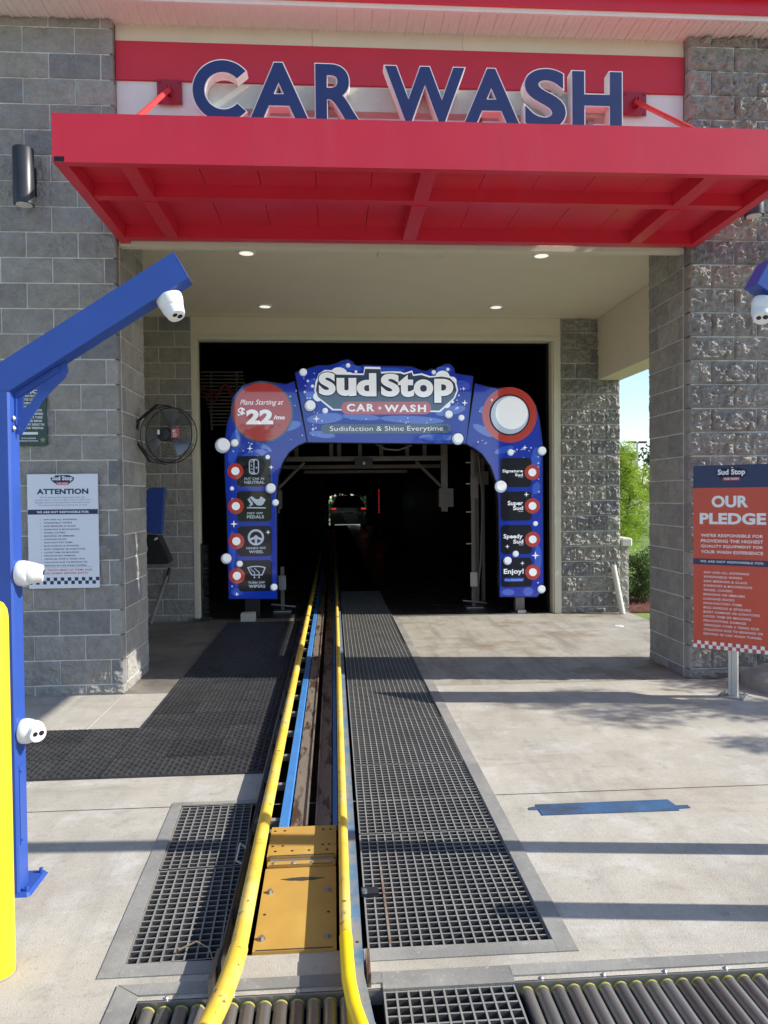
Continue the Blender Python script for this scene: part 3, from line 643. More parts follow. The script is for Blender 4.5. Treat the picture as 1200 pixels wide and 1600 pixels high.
# soffit of narrow vinyl boards
x = -3.8
sm = MB(); sm.box(0.0, 0.142, 6.03, 6.43, 0, 0.02); sm.box(0.055, 0.070, 6.035, 6.42, -0.010, 0.0); sm.box(0.0, 0.014, 6.035, 6.42, -0.016, 0.0); sm.box(0.095, 0.100, 6.035, 6.42, -0.003, 0)
sme = sm.mesh('soffit_board', soffit_m)
while x < 4.12:
    o = bpy.data.objects.new('soffit_board', sme); C.objects.link(o); o.parent = bd; o.location = (x - 0.65, -6.4, EAVE); x += 0.1435
MB().box(-3.8, 4.17, 6.005, 6.029, EAVE - 0.018, EAVE + 0.05).build('soffit_trim', soffit_m, bd)
MB().box(-3.8, 4.19, 5.975, 6.004, EAVE + 0.02, EAVE + 0.32).build('fascia', redpaint, bd)
MB().box(-3.8, 4.12, 5.90, 5.974, EAVE + 0.13, EAVE + 0.33).build('gutter', redpaint, bd)
MB().box(-3.8, 4.10, 6.0, 42, EAVE + 0.33, EAVE + 0.6).build('roof', redpaint, bd)
# porch ceiling, side beams, header
MB().box(-2.60, 3.535, 6.601, 9.895, 3.93, 4.05).build('ceiling', stucco, bd)
MB().box(3.54, 3.85, 7.052, YB - 0.002, 3.11, 4.05).build('beam', stucco, bd)
MB().box(-2.95, -2.61, 7.082, YB - 0.002, 3.11, 4.05).build('beam', stucco, bd)
MB().box(-3.7, -1.9, 6.5, YB, 4.06, EAVE).build('upper_wall', stucco, bd)
MB().box(3.1, 3.97, 7.06, YB, 4.06, EAVE).build('upper_wall', stucco, bd)
MB().box(-1.80, 3.036, YB, YB + 0.2, 3.69, 3.93).build('header', stucco, bd)
fr = MB(); fr.box(-1.802, -1.742, YB - 0.012, YB + 0.16, 0, 3.632); fr.box(-1.741, -1.728, YB + 0.01, YB + 0.16, 0, 3.632); fr.build('door_frame', trimp, bd)
fr = MB(); fr.box(2.945, 3.036, YB - 0.012, YB + 0.16, 0, 3.632); fr.box(2.925, 2.944, YB + 0.02, YB + 0.16, 0, 3.632); fr.build('door_frame', trimp, bd)
fr = MB(); fr.box(-1.802, 3.036, YB - 0.013, YB + 0.16, 3.633, 3.688); fr.build('door_frame', trimp, bd)
# tunnel shell
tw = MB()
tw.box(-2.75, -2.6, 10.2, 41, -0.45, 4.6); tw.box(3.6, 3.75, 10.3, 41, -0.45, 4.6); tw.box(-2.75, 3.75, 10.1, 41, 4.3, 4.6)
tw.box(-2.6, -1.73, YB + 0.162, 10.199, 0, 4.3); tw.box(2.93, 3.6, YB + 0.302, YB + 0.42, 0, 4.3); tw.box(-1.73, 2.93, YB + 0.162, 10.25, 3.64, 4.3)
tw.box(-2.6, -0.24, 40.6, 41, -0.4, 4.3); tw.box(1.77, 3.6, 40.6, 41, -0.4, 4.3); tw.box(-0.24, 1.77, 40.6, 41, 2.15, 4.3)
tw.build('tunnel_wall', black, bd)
mb = MB(); mb.box(0.80, 2.92, 9.88, 9.93, -0.001, 0.006); tag(mb.build('threshold_strip', steel), 'bright steel strip along the tunnel threshold', 'threshold')

# recessed ceiling lights and vent
for (x, y, lb) in ((-0.794, 7.284, 'front one near the blue arm'), (2.046, 7.259, 'front one near the rough right pier'), (-0.799, 9.306, 'rear one above the price badge side'), (2.036, 9.261, 'rear one above the wash menu side')):
    t = thing('recessed_light', 'glowing round ceiling downlight, ' + lb, 'ceiling light', (x, y, 3.93), 'recessed downlights in the porch ceiling')
    MB().lathe([(0.095, 0.0), (0.095, -0.012), (0.088, -0.018), (0.070, -0.018), (0.070, 0.0)], 32, Matrix.Translation((x, y, 3.929))).build('trim_ring', camwhite, t, smooth=True)
    MB().lathe([(0.067, -0.0185), (0.03, -0.022), (0.001, -0.023)], 32, Matrix.Translation((x, y, 3.929))).build('lens', litlens, t, smooth=True)
t = thing('ceiling_vent', 'flat beige rectangular vent strip in the porch ceiling', 'vent', (0.8, 7.3, 3.93))
MB().box(0.46, 1.14, 7.22, 7.40, 3.918, 3.929).build('frame', trimp, t)
for k in range(5): MB().box(0.50, 1.10, 7.243 + k * 0.028, 7.256 + k * 0.028, 3.912, 3.918).build('slat', trimp, t)

# ------------------------------------------------------------------ red canopy
cx0, cx1, cy0, cz0, cz1 = -1.70, 3.09, 4.815, 3.675, 3.975
cn = thing('entrance_canopy', 'red metal canopy slab projecting over the entrance with ribbed underside', 'canopy', (0.7, 5.5, 3.68))
MB().box(cx0, cx1, cy0, cy0 + 0.06, cz0, cz1).build('front_fascia', redpaint, cn)
MB().box(cx0, cx0 + 0.075, cy0 + 0.061, YH - 0.017, cz0 + 0.001, cz1 - 0.001).build('side_beam', redpaint, cn)
MB().box(cx1 - 0.075, cx1, cy0 + 0.061, YF - 0.02, cz0 + 0.001, cz1 - 0.001).build('side_beam', redpaint, cn)
MB().box(cx0 + 0.076, cx1 - 0.076, 6.17, YF - 0.025, cz0 + 0.002, cz1 - 0.002).build('back_beam', redpaint, cn)
MB().box(cx0 + 0.076, cx1 - 0.076, 5.37, 5.45, cz0 + 0.012, cz1 - 0.1).build('mid_beam', redpaint, cn)
for xa, xb in ((-1.31, -1.21), (0.59, 0.695), (2.48, 2.585)):
    MB().box(xa, xb, cy0 + 0.061, 5.369, cz0 + 0.004, cz1 - 0.1).build('rib', redpaint, cn)
    MB().box(xa, xb, 5.451, 6.169, cz0 + 0.004, cz1 - 0.1).build('rib', redpaint, cn)
x = cx0 + 0.077
while x < cx1 - 0.08:
    x2 = min(x + 0.383, cx1 - 0.077)
    for ya, yb in ((cy0 + 0.062, 5.369), (5.451, 6.168)):
        MB().box(x, x2 - 0.004, ya, yb, cz0 + 0.10 + rnd.uniform(0, .002), cz0 + 0.125).build('deck_panel', redpaint, cn)
    x = x2
MB().box(cx0 + 0.03, cx1 - 0.03, cy0 + 0.062, 6.2, cz1 - 0.06, cz1 - 0.055).build('top_sheet', redpaint, cn)
MB().box(cx0 + 0.012, cx0 + 0.072, cy0 - 0.0015, cy0 + 0.002, cz0 + 0.004, cz0 + 0.034).build('tube_opening', archedge, cn)
for lb, xp in (('over the letter C end', -1.288), ('beside the letter H', 2.59)):
    t = thing('tie_rod', 'red hanger rod and square wall plate %s of the sign' % lb, 'tie rod', (xp, 6.3, 4.9), 'hanger rods of the canopy')
    MB().box(xp - 0.10, xp + 0.10, YH - 0.036, YH - 0.026, 4.80, 4.999).build('wall_plate', dkred, t)
    MB().box(xp - 0.018, xp - 0.008, 6.24, 6.309, 4.86, 4.93).build('lug', dkred, t)
    MB().box(xp + 0.008, xp + 0.018, 6.24, 6.309, 4.86, 4.93).build('lug', dkred, t)
    for dx, dz in ((-.08, -.08), (.08, -.08), (-.08, .08), (.08, .08)): MB().cyl((xp + dx, YH - 0.037, 4.90 + dz), (xp + dx, YH - 0.045, 4.90 + dz), 0.009, 8).build('bolt', dkred, t)
    MB().cyl((xp, 6.27, 4.895), (xp, 5.0, 3.99), 0.020, 14).build('rod', redrod, t, smooth=True)
    MB().box(xp - 0.05, xp + 0.05, 4.93, 5.07, 3.976, 3.992).build('foot_plate', dkred, t)

# ------------------------------------------------------------------ CAR WASH letters
sg = thing('channel_letter_sign', 'big navy CAR WASH channel letters with white edges above the red canopy', 'sign', (0.6, 5.9, 4.38))
YL = 5.85; zt = 4.907; zb = 4.45
for ch, a, b in (('C', -1.025, -0.600), ('A', -0.612, -0.135), ('R', -0.105, 0.262), ('W', 0.425, 1.062), ('A', 1.030, 1.500), ('S', 1.515, 1.858), ('H', 1.893, 2.305)):
    if ch == 'C':
        def cpoly(d):
            ro, ri = 0.236 - d, 0.132 + d; ccx, ccz = -0.795, (zt + zb) / 2
            return arc(ccx, ccz, ro, 40 + d * 180, 320 - d * 180, 44) + arc(ccx, ccz, ri, 320 - d * 240, 40 + d * 240, 44)
        L_ = MB().prism(cpoly(0.0), YL, YL + 0.10).build('letter', letterw, sg)
        MB().prism(cpoly(0.009), YL - 0.004, YL + 0.016).build('letter_face', navy, L_)
        continue
    ex = 0.02 if ch in 'CS' else 0.0
    vs_, fs_ = text2d(ch, 0.040, 0, 1, 'LEFT', 0.05)
    vf, ff = text2d(ch, 0.026, 0, 1, 'LEFT', 0.01)
    ax = min(v[0] for v in vs_); bx = max(v[0] for v in vs_); az = min(v[1] for v in vs_); bz = max(v[1] for v in vs_)
    f = lambda v: (a + (v[0] - ax) / (bx - ax) * (b - a), zb - ex / 2 + (v[1] - az) / (bz - az) * (zt - zb + ex))
    m1 = MB(); m1.add([(*f(v)[:1], YL + 0.05 - v[2], f(v)[1]) for v in vs_], fs_); L_ = m1.build('letter', letterw, sg)
    if ch == 'C': L_['label'] = 'navy letter C with white sides'
    m2 = MB(); m2.add([(*f(v)[:1], YL + 0.006 - v[2] * 1.0, f(v)[1]) for v in vf], ff)
    o_ = root_loc(sg)
    fo = MB(); fo.v = m2.v; fo.f = m2.f; fo.build('letter_face', navy, L_)
for a, b in ((-1.0, 2.28),):
    MB().box(a, b, 5.955, 6.06, 4.60, 4.78).build('raceway', raceway, sg)
for xx in (-0.8, 0.1, 1.2, 2.1):
    MB().box(xx - 0.02, xx + 0.02, 6.0, 6.04, 3.976, 4.599).build('post', steel, sg)
    MB().box(xx - 0.015, xx + 0.015, 6.061, 6.344, 4.64, 4.67).build('stand_off', steel, sg)

# wall lamps
for lb, x in (('on the pier above the green notice', -2.385), ('half hidden by the right end of the red canopy', 3.535)):
    t = thing('wall_lamp', 'black cylinder wall lamp ' + lb, 'wall lamp', (x, 6.16, 3.9), 'cylinder wall lamps')
    mb = MB(); seg = 28; r = 0.078
    mb.lathe([(r, 3.93), (r, 4.335), (r - 0.004, 4.34), (r - 0.012, 4.34)], seg, Matrix.Translation((x, 6.13, 0)))
    mb.build('housing', lampblack, t, smooth=True)
    MB().lathe([(r * 0.99, 3.905), (r * 0.99, 3.929)], seg, Matrix.Translation((x, 6.13, 0))).build('shade_rim', lampblack, t, smooth=True)
    MB().lathe([(r * 0.78, 3.900), (r * 0.78, 3.9045)], seg, Matrix.Translation((x, 6.13, 0))).build('lens', lensm, t, smooth=True)
    MB().box(x - 0.03, x + 0.03, 6.20, 6.262, 4.06, 4.20).build('wall_bracket', lampblack, t)
    MB().box(x - 0.05, x + 0.05, 6.252, 6.268, 4.02, 4.24).build('back_plate', lampblack, t)

# ------------------------------------------------------------------ signs on the left pier
CHK = lambda mb, x0, z0, s, n, y: [mb.add([(x0 + s * k, y, z0 + (s if k % 2 else 0)), (x0 + s * (k + 1), y, z0 + (s if k % 2 else 0)), (x0 + s * (k + 1), y, z0 + (s if k % 2 else 0) + s), (x0 + s * k, y, z0 + (s if k % 2 else 0) + s)], [(0, 1, 2, 3)]) for k in range(n)]
ITEMS = ['ANY AND ALL ANTENNAS', 'WINDSHIELD WIPERS', 'SIDE MIRRORS & GLASS', 'SUNROOFS & MOONROOFS', 'WHEEL COVERS', 'BADGING OR EMBLEMS', 'LUGGAGE RACKS', 'NON-FACTORY ITEMS', 'BUG SHIELDS & SPOILERS', 'BODY DAMAGE OR SCRATCHES', 'LOOSE TRIM OR MOLDING', 'PRE-EXISTING DAMAGE', 'VEHICLES OVER 5 YEARS OLD', 'COLLISION DUE TO BRAKING OR']
def mini_logo(parent, cx, z0, w, y, dark, white, red, local=False):
    h = w * 0.20
    mb = MB(); mb.prism([(cx - w * .55, z0 + h * .9), (cx - w * .50, z0 + h * .2), (cx - w * .3, z0 - h * .55), (cx + w * .3, z0 - h * .55), (cx + w * .5, z0 + h * .2), (cx + w * .55, z0 + h * .9), (cx + w * .3, z0 + h * 1.55), (cx - .3 * w, z0 + h * 1.5)], y - 0.0010, y - 0.0002); mb.build('logo_backing', dark, parent, local=local)
    mb = MB(); put_text(mb, 'Sud Stop', cx - w * .47, cx + w * .47, z0, z0 + h * 1.35, y - 0.0018, off=0.04, sp=1.02); mb.build('logo_lettering', white, parent, local=local)
    mb = MB(); mb.prism(rrect(cx - w * .3, cx + w * .3, z0 - h * .75, z0 - h * .12, h * .25), y - 0.0025, y - 0.0015); mb.build('logo_bar', red, parent, local=local)
    mb = MB(); put_text(mb, 'CAR WASH', cx - w * .24, cx + w * .24, z0 - h * .62, z0 - h * .25, y - 0.0032, off=0.03, sp=1.1); mb.build('logo_lettering', white, parent, local=local)
s = thing('wall_sign', 'white ATTENTION sign with navy stripe and checker border on the block pier', 'sign', (-2.17, 6.24, 1.3))
y = 6.232
MB().prism(rrect(-2.447, -1.893, 0.88, 1.800, 0.006, 2), y, 6.246).build('board', signwhite, s)
W0 = -2.447; WW = 0.554; ZB = 0.88; ZH = 0.92
fx = lambda u: W0 + WW * u
fz = lambda v: ZB + ZH * (1 - v)         # v measured down from the top
nv = MB(); wh = MB(); rd = MB(); gr = MB()
nv.box(fx(0.004), fx(0.996), y - 0.0012, y - 0.0004, fz(0.352), fz(0.309))
centered(nv, 'ATTENTION', fx(0.5), WW * 0.73, fz(0.176), fz(0.128), y - 0.001, off=0.042, sp=1.05)
centered(wh, 'WE ARE NOT RESPONSIBLE FOR:', fx(0.5), WW * 0.74, fz(0.341), fz(0.322), y - 0.002, off=0.04, sp=1.1)
PAR = ['We use spinning cloth, high-pressure water jets,', 'and high volume air dryers to safely wash your vehicle. Any', 'damages caused are the responsibility of the vehicle owner', 'who assumes all liability upon entering the car wash.']
for i, (l, w) in enumerate(zip(PAR, (0.64, 0.79, 0.78, 0.70))): centered(gr, l, fx(0.5), WW * w, fz(0.212 + i * 0.0225), fz(0.197 + i * 0.0225), y - 0.001, off=0.012, sp=1.05)
wid = [0.47, 0.40, 0.45, 0.50, 0.30, 0.43, 0.32, 0.40, 0.49, 0.58, 0.49, 0.44, 0.57, 0.61]
for i, l in enumerate(ITEMS + ['DRIVING IN CAR WASH TUNNEL']):
    v = 0.397 + i * 0.0288
    w = (wid + [0.60])[i]
    put_text(nv, l, fx(0.225), fx(0.225 + w), fz(v + 0.0065), fz(v - 0.0065), y - 0.001, off=0.022, sp=1.12)
    if i < 14: nv.disc(fx(0.185), fz(v), 0.0028, y - 0.001, y - 0.0005, 8)
gr.box(fx(0.1), fx(0.9), y - 0.0011, y - 0.0004, fz(0.8145), fz(0.8125))
centered(rd, 'CLEAR TRUCK BEDS OF ITEMS AND', fx(0.5), WW * 0.80, fz(0.848), fz(0.832), y - 0.001, off=0.018, sp=1.15)
centered(rd, 'LOOSE DEBRIS BEFORE ENTRY', fx(0.5), WW * 0.70, fz(0.876), fz(0.860), y - 0.001, off=0.018, sp=1.15)
CHK(nv, fx(0), fz(0.965), WW / 20 , 20, y - 0.0011)
nv.build('navy_print', signnavy, s); wh.build('white_print', printwhite, s); rd.build('red_print', printred, s); gr.build('small_print', printgrey, s)
mini_logo(s, fx(0.5), fz(0.066), 0.17, y, signnavy, printwhite, printred)

s = thing('wall_sign', 'dark green NOTICE trespass sign with gold stars behind the blue arm', 'sign', (-2.43, 6.25, 2.2))
MB().prism(rrect(-2.592, -2.286, 2.028, 2.490, 0.02, 4), y + 0.004, 6.25).build('board', signgreen, s)
wh = MB(); y = 6.236; cx = -2.439
centered(wh, 'NOTICE', cx, 0.262, 2.445, 2.476, y - 0.001, off=0.045, sp=1.03)
NL = [('FOR THE PROTECTION', .23), ('OF MANATEE COUNTY', .22), ("SHERIFF'S DEPUTIES ARE", .225), ('AUTHORIZED', .15), ('TO ADVISE ANY PERSON', .235), ('TO LEAVE THESE PREMISES.', .262), ('FAILURE TO LEAVE THESE', .245), ('PREMISES AFTER BEING', .235), ('INSTRUCTED MAY RESULT IN', .268), ('AN ARREST FOR TRESPASS.', .262)]
for i, (l, w) in enumerate(NL): centered(wh, l, cx, w, 2.417 - i * 0.0284, 2.435 - i * 0.0284, y - 0.001, off=0.03, sp=1.03)
wh.box(-2.48, -2.355, y - 0.0015, y - 0.0005, 2.118, 2.138)
centered(wh, 'MCSO BUSINESS', cx + .01, 0.115, 2.083, 2.094, y - 0.001, off=0.03); centered(wh, 'TRESPASS PROGRAM', cx + .01, 0.145, 2.062, 2.073, y - 0.001, off=0.03)
wh.build('white_print', printwhite, s)
for xx in (-2.545, -2.318): MB().prism(star5(xx, 2.075, 0.026), y - 0.002, y).build('gold_star', gold, s)

# ------------------------------------------------------------------ OUR PLEDGE sign (turned towards the drivers)
ang = -math.atan2(0.639, 0.769)
ps = thing('pledge_sign', 'red OUR PLEDGE sign with navy header on a slotted steel post', 'sign', (3.104, 5.675, 0), rotz=ang)
# local frame: x along the board, -y towards the drivers
w2 = 0.287
mb = MB(); mb.prism(rrect(-w2, w2, 0.365, 1.812, 0.004, 2), -0.030, -0.022); mb.build('board', signred, ps, local=True)
PX0 = -w2; PW = 2 * w2; PZ = 1.812; PH = 1.447
gx = lambda u: PX0 + PW * u
gz = lambda v: PZ - PH * v
y = -0.030
MB().box(gx(0), gx(1), y - 0.001, y - 0.0002, gz(0.122), gz(0.0)).build('header_stripe', signnavy, ps, local=True)
MB().box(gx(0), gx(1), y - 0.001, y - 0.0002, gz(0.541), gz(0.508)).build('stripe', signnavy, ps, local=True)
wh = MB()
centered(wh, 'OUR', gx(0.47), PW * 0.46, gz(0.228), gz(0.165), y - 0.001, off=0.042, sp=1.03)
centered(wh, 'PLEDGE', gx(0.5), PW * 0.83, gz(0.320), gz(0.258), y - 0.001, off=0.042, sp=1.03)
for i, (l, w) in enumerate((("WE'RE RESPONSIBLE FOR", .78), ('PROVIDING THE HIGHEST', .78), ('QUALITY EQUIPMENT FOR', .78), ('YOUR WASH EXPERIENCE', .78))):
    put_text(wh, l, gx(0.10), gx(0.10 + w), gz(0.389 + i * 0.0300), gz(0.372 + i * 0.0300), y - 0.001, off=0.022, sp=1.05)
put_text(wh, 'WE ARE NOT RESPONSIBLE FOR:', gx(0.09), gx(0.89), gz(0.529), gz(0.517), y - 0.002, off=0.018, sp=1.12)
for i, l in enumerate(ITEMS + ['DRIVING IN CAR WASH TUNNEL']):
    v = 0.583 + i * 0.02405
    w = (wid + [0.60])[i] * 1.22
    put_text(wh, l, gx(0.135), gx(0.135 + w), gz(v + 0.0058), gz(v - 0.0062), y - 0.001, off=0.012, sp=1.12)
CHK(wh, gx(0), gz(1.0), PW / 20, 20, y - 0.0011)
wh.build('white_print', printwhite, ps, local=True)
dk = MB()
for i in range(14): dk.disc(gx(0.085), gz(0.583 + i * 0.02405), 0.004, y - 0.001, y - 0.0005, 8)
dk.box(gx(0.09), gx(0.90), y - 0.0010, y - 0.0003, gz(0.3402), gz(0.3390))
dk.build('dark_print', mat('print_dark_red', (0.22, 0.03, 0.03), 0.5), ps, local=True)
mini_logo(ps, gx(0.49), gz(0.062), 0.21, y, signnavy, printwhite, printred, local=True)
for zz in (1.79, 0.40): MB().cyl((0.0, y - 0.004, zz), (0.0, y + 0.02, zz), 0.006, 8).build('bolt', steel, ps, local=True)
mb = MB(); mb.box(-0.030, -0.010, -0.020, 0.03, 0.012, 1.78); mb.box(-0.009, 0.012, -0.014, 0.03, 0.012, 1.78); mb.box(0.013, 0.034, -0.020, 0.03, 0.012, 1.78); mb.build('post', alu, ps, local=True)
MB().bbox(-0.10, 0.10, -0.09, 0.10, 0.0, 0.012, 0.008).build('base_plate', steel, ps, local=True)
for dx, dy in ((-.07, -.06), (.07, -.06), (.07, .07), (-.07, .07)): MB().cyl((dx, dy, .012), (dx, dy, .028), .009, 6).build('bolt', steel, ps, local=True)

# concrete curb end
mb = MB()
pts = [(3.40, 6.10), (3.36, 5.96), (3.40, 5.72), (3.62, 5.42), (4.3, 5.0), (5.2, 4.9), (5.2, 5.25), (4.3, 5.5), (3.95, 5.80), (3.80, 6.10), (3.60, 6.22)]
n = len(pts); cxm = sum(p[0] for p in pts) / n; cym = sum(p[1] for p in pts) / n
ins = [(p[0] + (0.06 if p[0] < 3.9 else 0), p[1] + (0.05 if p[1] < 5.75 else -0.05)) for p in pts]
mb.add([(x, y, -0.02) for x, y in pts] + [(x, y, 0.09) for x, y in pts] + [(x, y, 0.14) for x, y in ins],
       [tuple(range(2 * n, 3 * n))] + [(i, (i + 1) % n, n + (i + 1) % n, n + i) for i in range(n)] + [(n + i, n + (i + 1) % n, 2 * n + (i + 1) % n, 2 * n + i) for i in range(n)])
o = mb.build('kerb', curbm, None, smooth=True); tag(o, kind='structure')

# ------------------------------------------------------------------ blue camera arms, bollards
def turret(label, pos, axis, face, group='white turret security cameras', s=1.0):
    axis = Vector(axis).normalized(); face = Vector(face).normalized()
    t = thing('security_camera', label, 'security camera', pos, group)
    Mx = Matrix.Translation(pos) @ axis.to_track_quat('Z', 'Y').to_matrix().to_4x4() @ Matrix.Scale(s, 4)
    MB().lathe([(0.050, 0.0), (0.053, 0.005), (0.0535, 0.022), (0.051, 0.036), (0.047, 0.048), (0.040, 0.053)], 32, Mx).build('base', camwhite, t, smooth=True)
    c = Vector(pos) + axis * 0.052 * s
    Mf = Matrix.Translation(c) @ face.to_track_quat('Z', 'Y').to_matrix().to_4x4() @ Matrix.Scale(s, 4)
    prof = [(0.002, -0.0455)] + [(0.0455 * math.cos(R(a)), 0.0455 * math.sin(R(a))) for a in range(-80, 21, 10)] + [(0.0400, 0.026), (0.0375, 0.038), (0.034, 0.046), (0.030, 0.047)]
    b = MB().lathe(prof, 32, Mf).build('ball', camwhite, t, smooth=True)
    for dx, rr in ((-0.013, 0.010), (0.013, 0.011)):
        MB().lathe([(rr, 0.0465), (rr, 0.0482), (rr * 0.6, 0.0485)], 20, Mf @ Matrix.Translation((dx, 0.004, 0))).build('lens', lensblack, b, smooth=True)
    return t
def arm_post(label, sx, xface, y0, tagn):
    """sx=+1: arm reaches towards +X, xface is the post's lane side"""
    t = thing('camera_post', label, 'camera post', (xface - sx * 0.05, y0 + 0.05, 0), 'blue camera posts beside the lane')
    X = lambda d: xface + sx * d
    def bx(mb, a, b, *r): mb.box(min(X(a), X(b)), max(X(a), X(b)), *r); return mb
    def pr(mb, poly, *r):
        p = [(X(a), z) for a, z in poly]
        return mb.prism(p if sx > 0 else p[::-1], *r)
    mb = MB(); o = [(X(-.1), y0 + .008), (X(-.1), y0 + .092), (X(-.092), y0 + .1), (X(-.008), y0 + .1), (X(0), y0 + .092), (X(0), y0 + .008), (X(-.008), y0), (X(-.092), y0)]
    mb.prismz(o if sx < 0 else o[::-1], 0.014, 2.03); mb.build('post', bluepost, t)
    pr(MB(), [(-0.100, 2.031), (0.0, 2.031), (0.707, 2.483), (0.650, 2.586), (-0.100, 2.10)], y0, y0 + 0.10).build('arm', bluepost, t)
    pr(MB(), [(0.708, 2.4835), (0.6515, 2.5865), (0.6535, 2.5875), (0.710, 2.4845)], y0 + 0.001, y0 + 0.099).build('end_cap', bluepost, t)
    # gusset with a triangular hole, built as strips round the hole
    g = MB(); ya, yb = y0 + 0.055, y0 + 0.063
    outer = [(0.001, 1.865), (0.022, 1.860), (0.060, 1.925), (0.105, 1.995), (0.150, 2.045), (0.195, 2.088), (0.212, 2.120), (0.205, 2.160), (0.001, 2.030)]
    hole = [(0.030, 1.965), (0.062, 1.990), (0.090, 2.035), (0.085, 2.050), (0.036, 2.020)]
    pr(g, [(0.001, 1.865), (0.022, 1.860), (0.060, 1.925), (0.060, 1.988), (0.030, 1.965), (0.036, 2.020), (0.036, 2.051), (0.001, 2.030)], ya, yb)
    pr(g, [(0.0602, 1.9253), (0.105, 1.995), (0.105, 2.095), (0.0362, 2.0512), (0.0362, 2.0201), (0.085, 2.050), (0.090, 2.035), (0.062, 1.990), (0.0602, 1.9885)], ya, yb)
    pr(g, [(0.1052, 1.9953), (0.150, 2.045), (0.195, 2.088), (0.212, 2.120), (0.205, 2.160), (0.1052, 2.0955)], ya, yb)
    g.build('gusset', bluepost, t)
    pr(MB(), [(0.001, 1.900), (0.008, 1.900), (0.010, 2.010), (0.180, 2.118), (0.176, 2.140), (0.001, 2.0305)], y0 + 0.046, y0 + 0.072).build('weld_flange', bluepost, t)
    for z in (1.885, 1.925): MB().lathe([(0.010, 0), (0.012, 0.006), (0.004, 0.012)], 12, Matrix.Translation((X(0.001), y0 + 0.03, z)) @ Matrix.Rotation(sx * R(90), 4, 'Y')).build('bolt', steel, t)
    pl = MB(); a, b = sorted((X(-.11), X(.045)))
    pl.bbox(a, b, y0 - 0.01, y0 + 0.20, 0.001, 0.013, 0.012); pl.build('base_plate', bluepost, t)
    for dx, dy in ((.022, .17), (.022, .02), (-.09, .17)): MB().cyl((X(dx), y0 + dy, .013), (X(dx), y0 + dy, .032), .008, 8).build('bolt', bluepost, t)
    hb = MB(); bx(hb, 0.0, 0.003, y0 + 0.02, y0 + 0.08, 0.20, 0.52); hb.build('hatch', bluepost, t)
    for z in (0.22, 0.50): MB().cyl((X(.003), y0 + .025, z), (X(.009), y0 + .025, z), .004, 8).build('screw', bluepost, t)
    return t
arm_post('blue square post with an angled arm at the left frame edge beside the yellow bollard', 1, -1.28, 3.10, 'w')
arm_post('blue square post whose angled arm tip enters at the right frame edge', -1, 2.51, 3.10, 'e')
turret('white turret camera under the tip of the arm in front of the block pier', (-0.662, 3.150, 2.425), (0.35, -0.05, -1), (0.45, -0.35, -0.85), s=1.0)
turret('white turret camera in side view at mid height on the blue post', (-1.279, 3.150, 1.300), (1, 0, 0.0), (1, 0.25, -0.08), s=0.98)
turret('white turret camera with two lenses low on the blue post', (-1.279, 3.150, 0.655), (1, 0, 0), (0.75, -0.80, -0.15), s=0.95)
turret('white turret camera under the arm tip at the right frame edge', (1.87, 3.150, 2.425), (-0.35, -0.05, -1), (-0.35, -0.55, -0.75), s=1.0)
for lb, x, y in (('standing beside the blue camera post', -1.152, 2.60), ('standing outside the frame whose shadow crosses the concrete', 2.42, 2.64)):
    t = thing('bollard', 'yellow round-topped bollard ' + lb, 'bollard', (x, y, 0), 'yellow bollards')
    MB().lathe([(0.058, 0.0), (0.058, 1.205), (0.054, 1.232), (0.043, 1.252), (0.025, 1.262), (0.004, 1.265)], 40, Matrix.Translation((x, y, 0))).build('sleeve', yellowb, t, smooth=True)
    MB().lathe([(0.063, 0.001), (0.063, 0.004)], 32, Matrix.Translation((x, y, 0))).build('foot_seal', curbm, t)

# ------------------------------------------------------------------ fan on the left pier
fxc, fyc, fzc = -1.432, 6.72, 2.150
fn = thing('wall_fan', 'round black wire cage fan with aluminium blades and a small red tag', 'fan', (fxc, fyc, fzc))
rz_ = Matrix.Translation((fxc, fyc, fzc)) @ Matrix.Rotation(R(-15), 4, 'Z')
Rf = 0.243
cage = MB(); cage.M = rz_
def circ(r, y, n=40): return [(r * math.cos(2 * math.pi * k / n), y, r * math.sin(2 * math.pi * k / n)) for k in range(n)]
for i in range(4, 27):
    r = Rf * i / 26.5; yy = -0.075 + 0.035 * (r / Rf) ** 2
    cage.tube(circ(r, yy), 0.0014, 4, closed=True)
    if i % 3 == 0: cage.tube(circ(r, 0.08 - 0.02 * (r / Rf) ** 2), 0.0012, 4, closed=True)
for k in range(8):
    a = 2 * math.pi * (k + 0.5) / 8
    cage.tube([(rr * math.cos(a), -0.077 + 0.035 * (rr / Rf) ** 2, rr * math.sin(a)) for rr in (0.05, 0.12, 0.18, Rf)] + [(Rf * math.cos(a), 0.06, Rf * math.sin(a)), (0.05 * math.cos(a), 0.08, 0.05 * math.sin(a))], 0.0016, 4)
cage.build('cage', blackmetal, fn)
rim = MB(); rim.M = rz_; rim.tube(circ(Rf, -0.04, 48), 0.005, 8, closed=True); rim.tube(circ(Rf, 0.06, 48), 0.005, 8, closed=True); rim.build('rim', blackmetal, fn, smooth=True)
hb = MB(); hb.M = rz_; hb.M = rz_ @ Matrix.Rotation(R(90), 4, 'X')
hb.lathe([(0.045, -0.09), (0.058, -0.085), (0.060, 0.06), (0.062, 0.080), (0.055, 0.092), (0.02, 0.095)], 28); hb.build('motor_housing', blackmetal, fn, smooth=True)
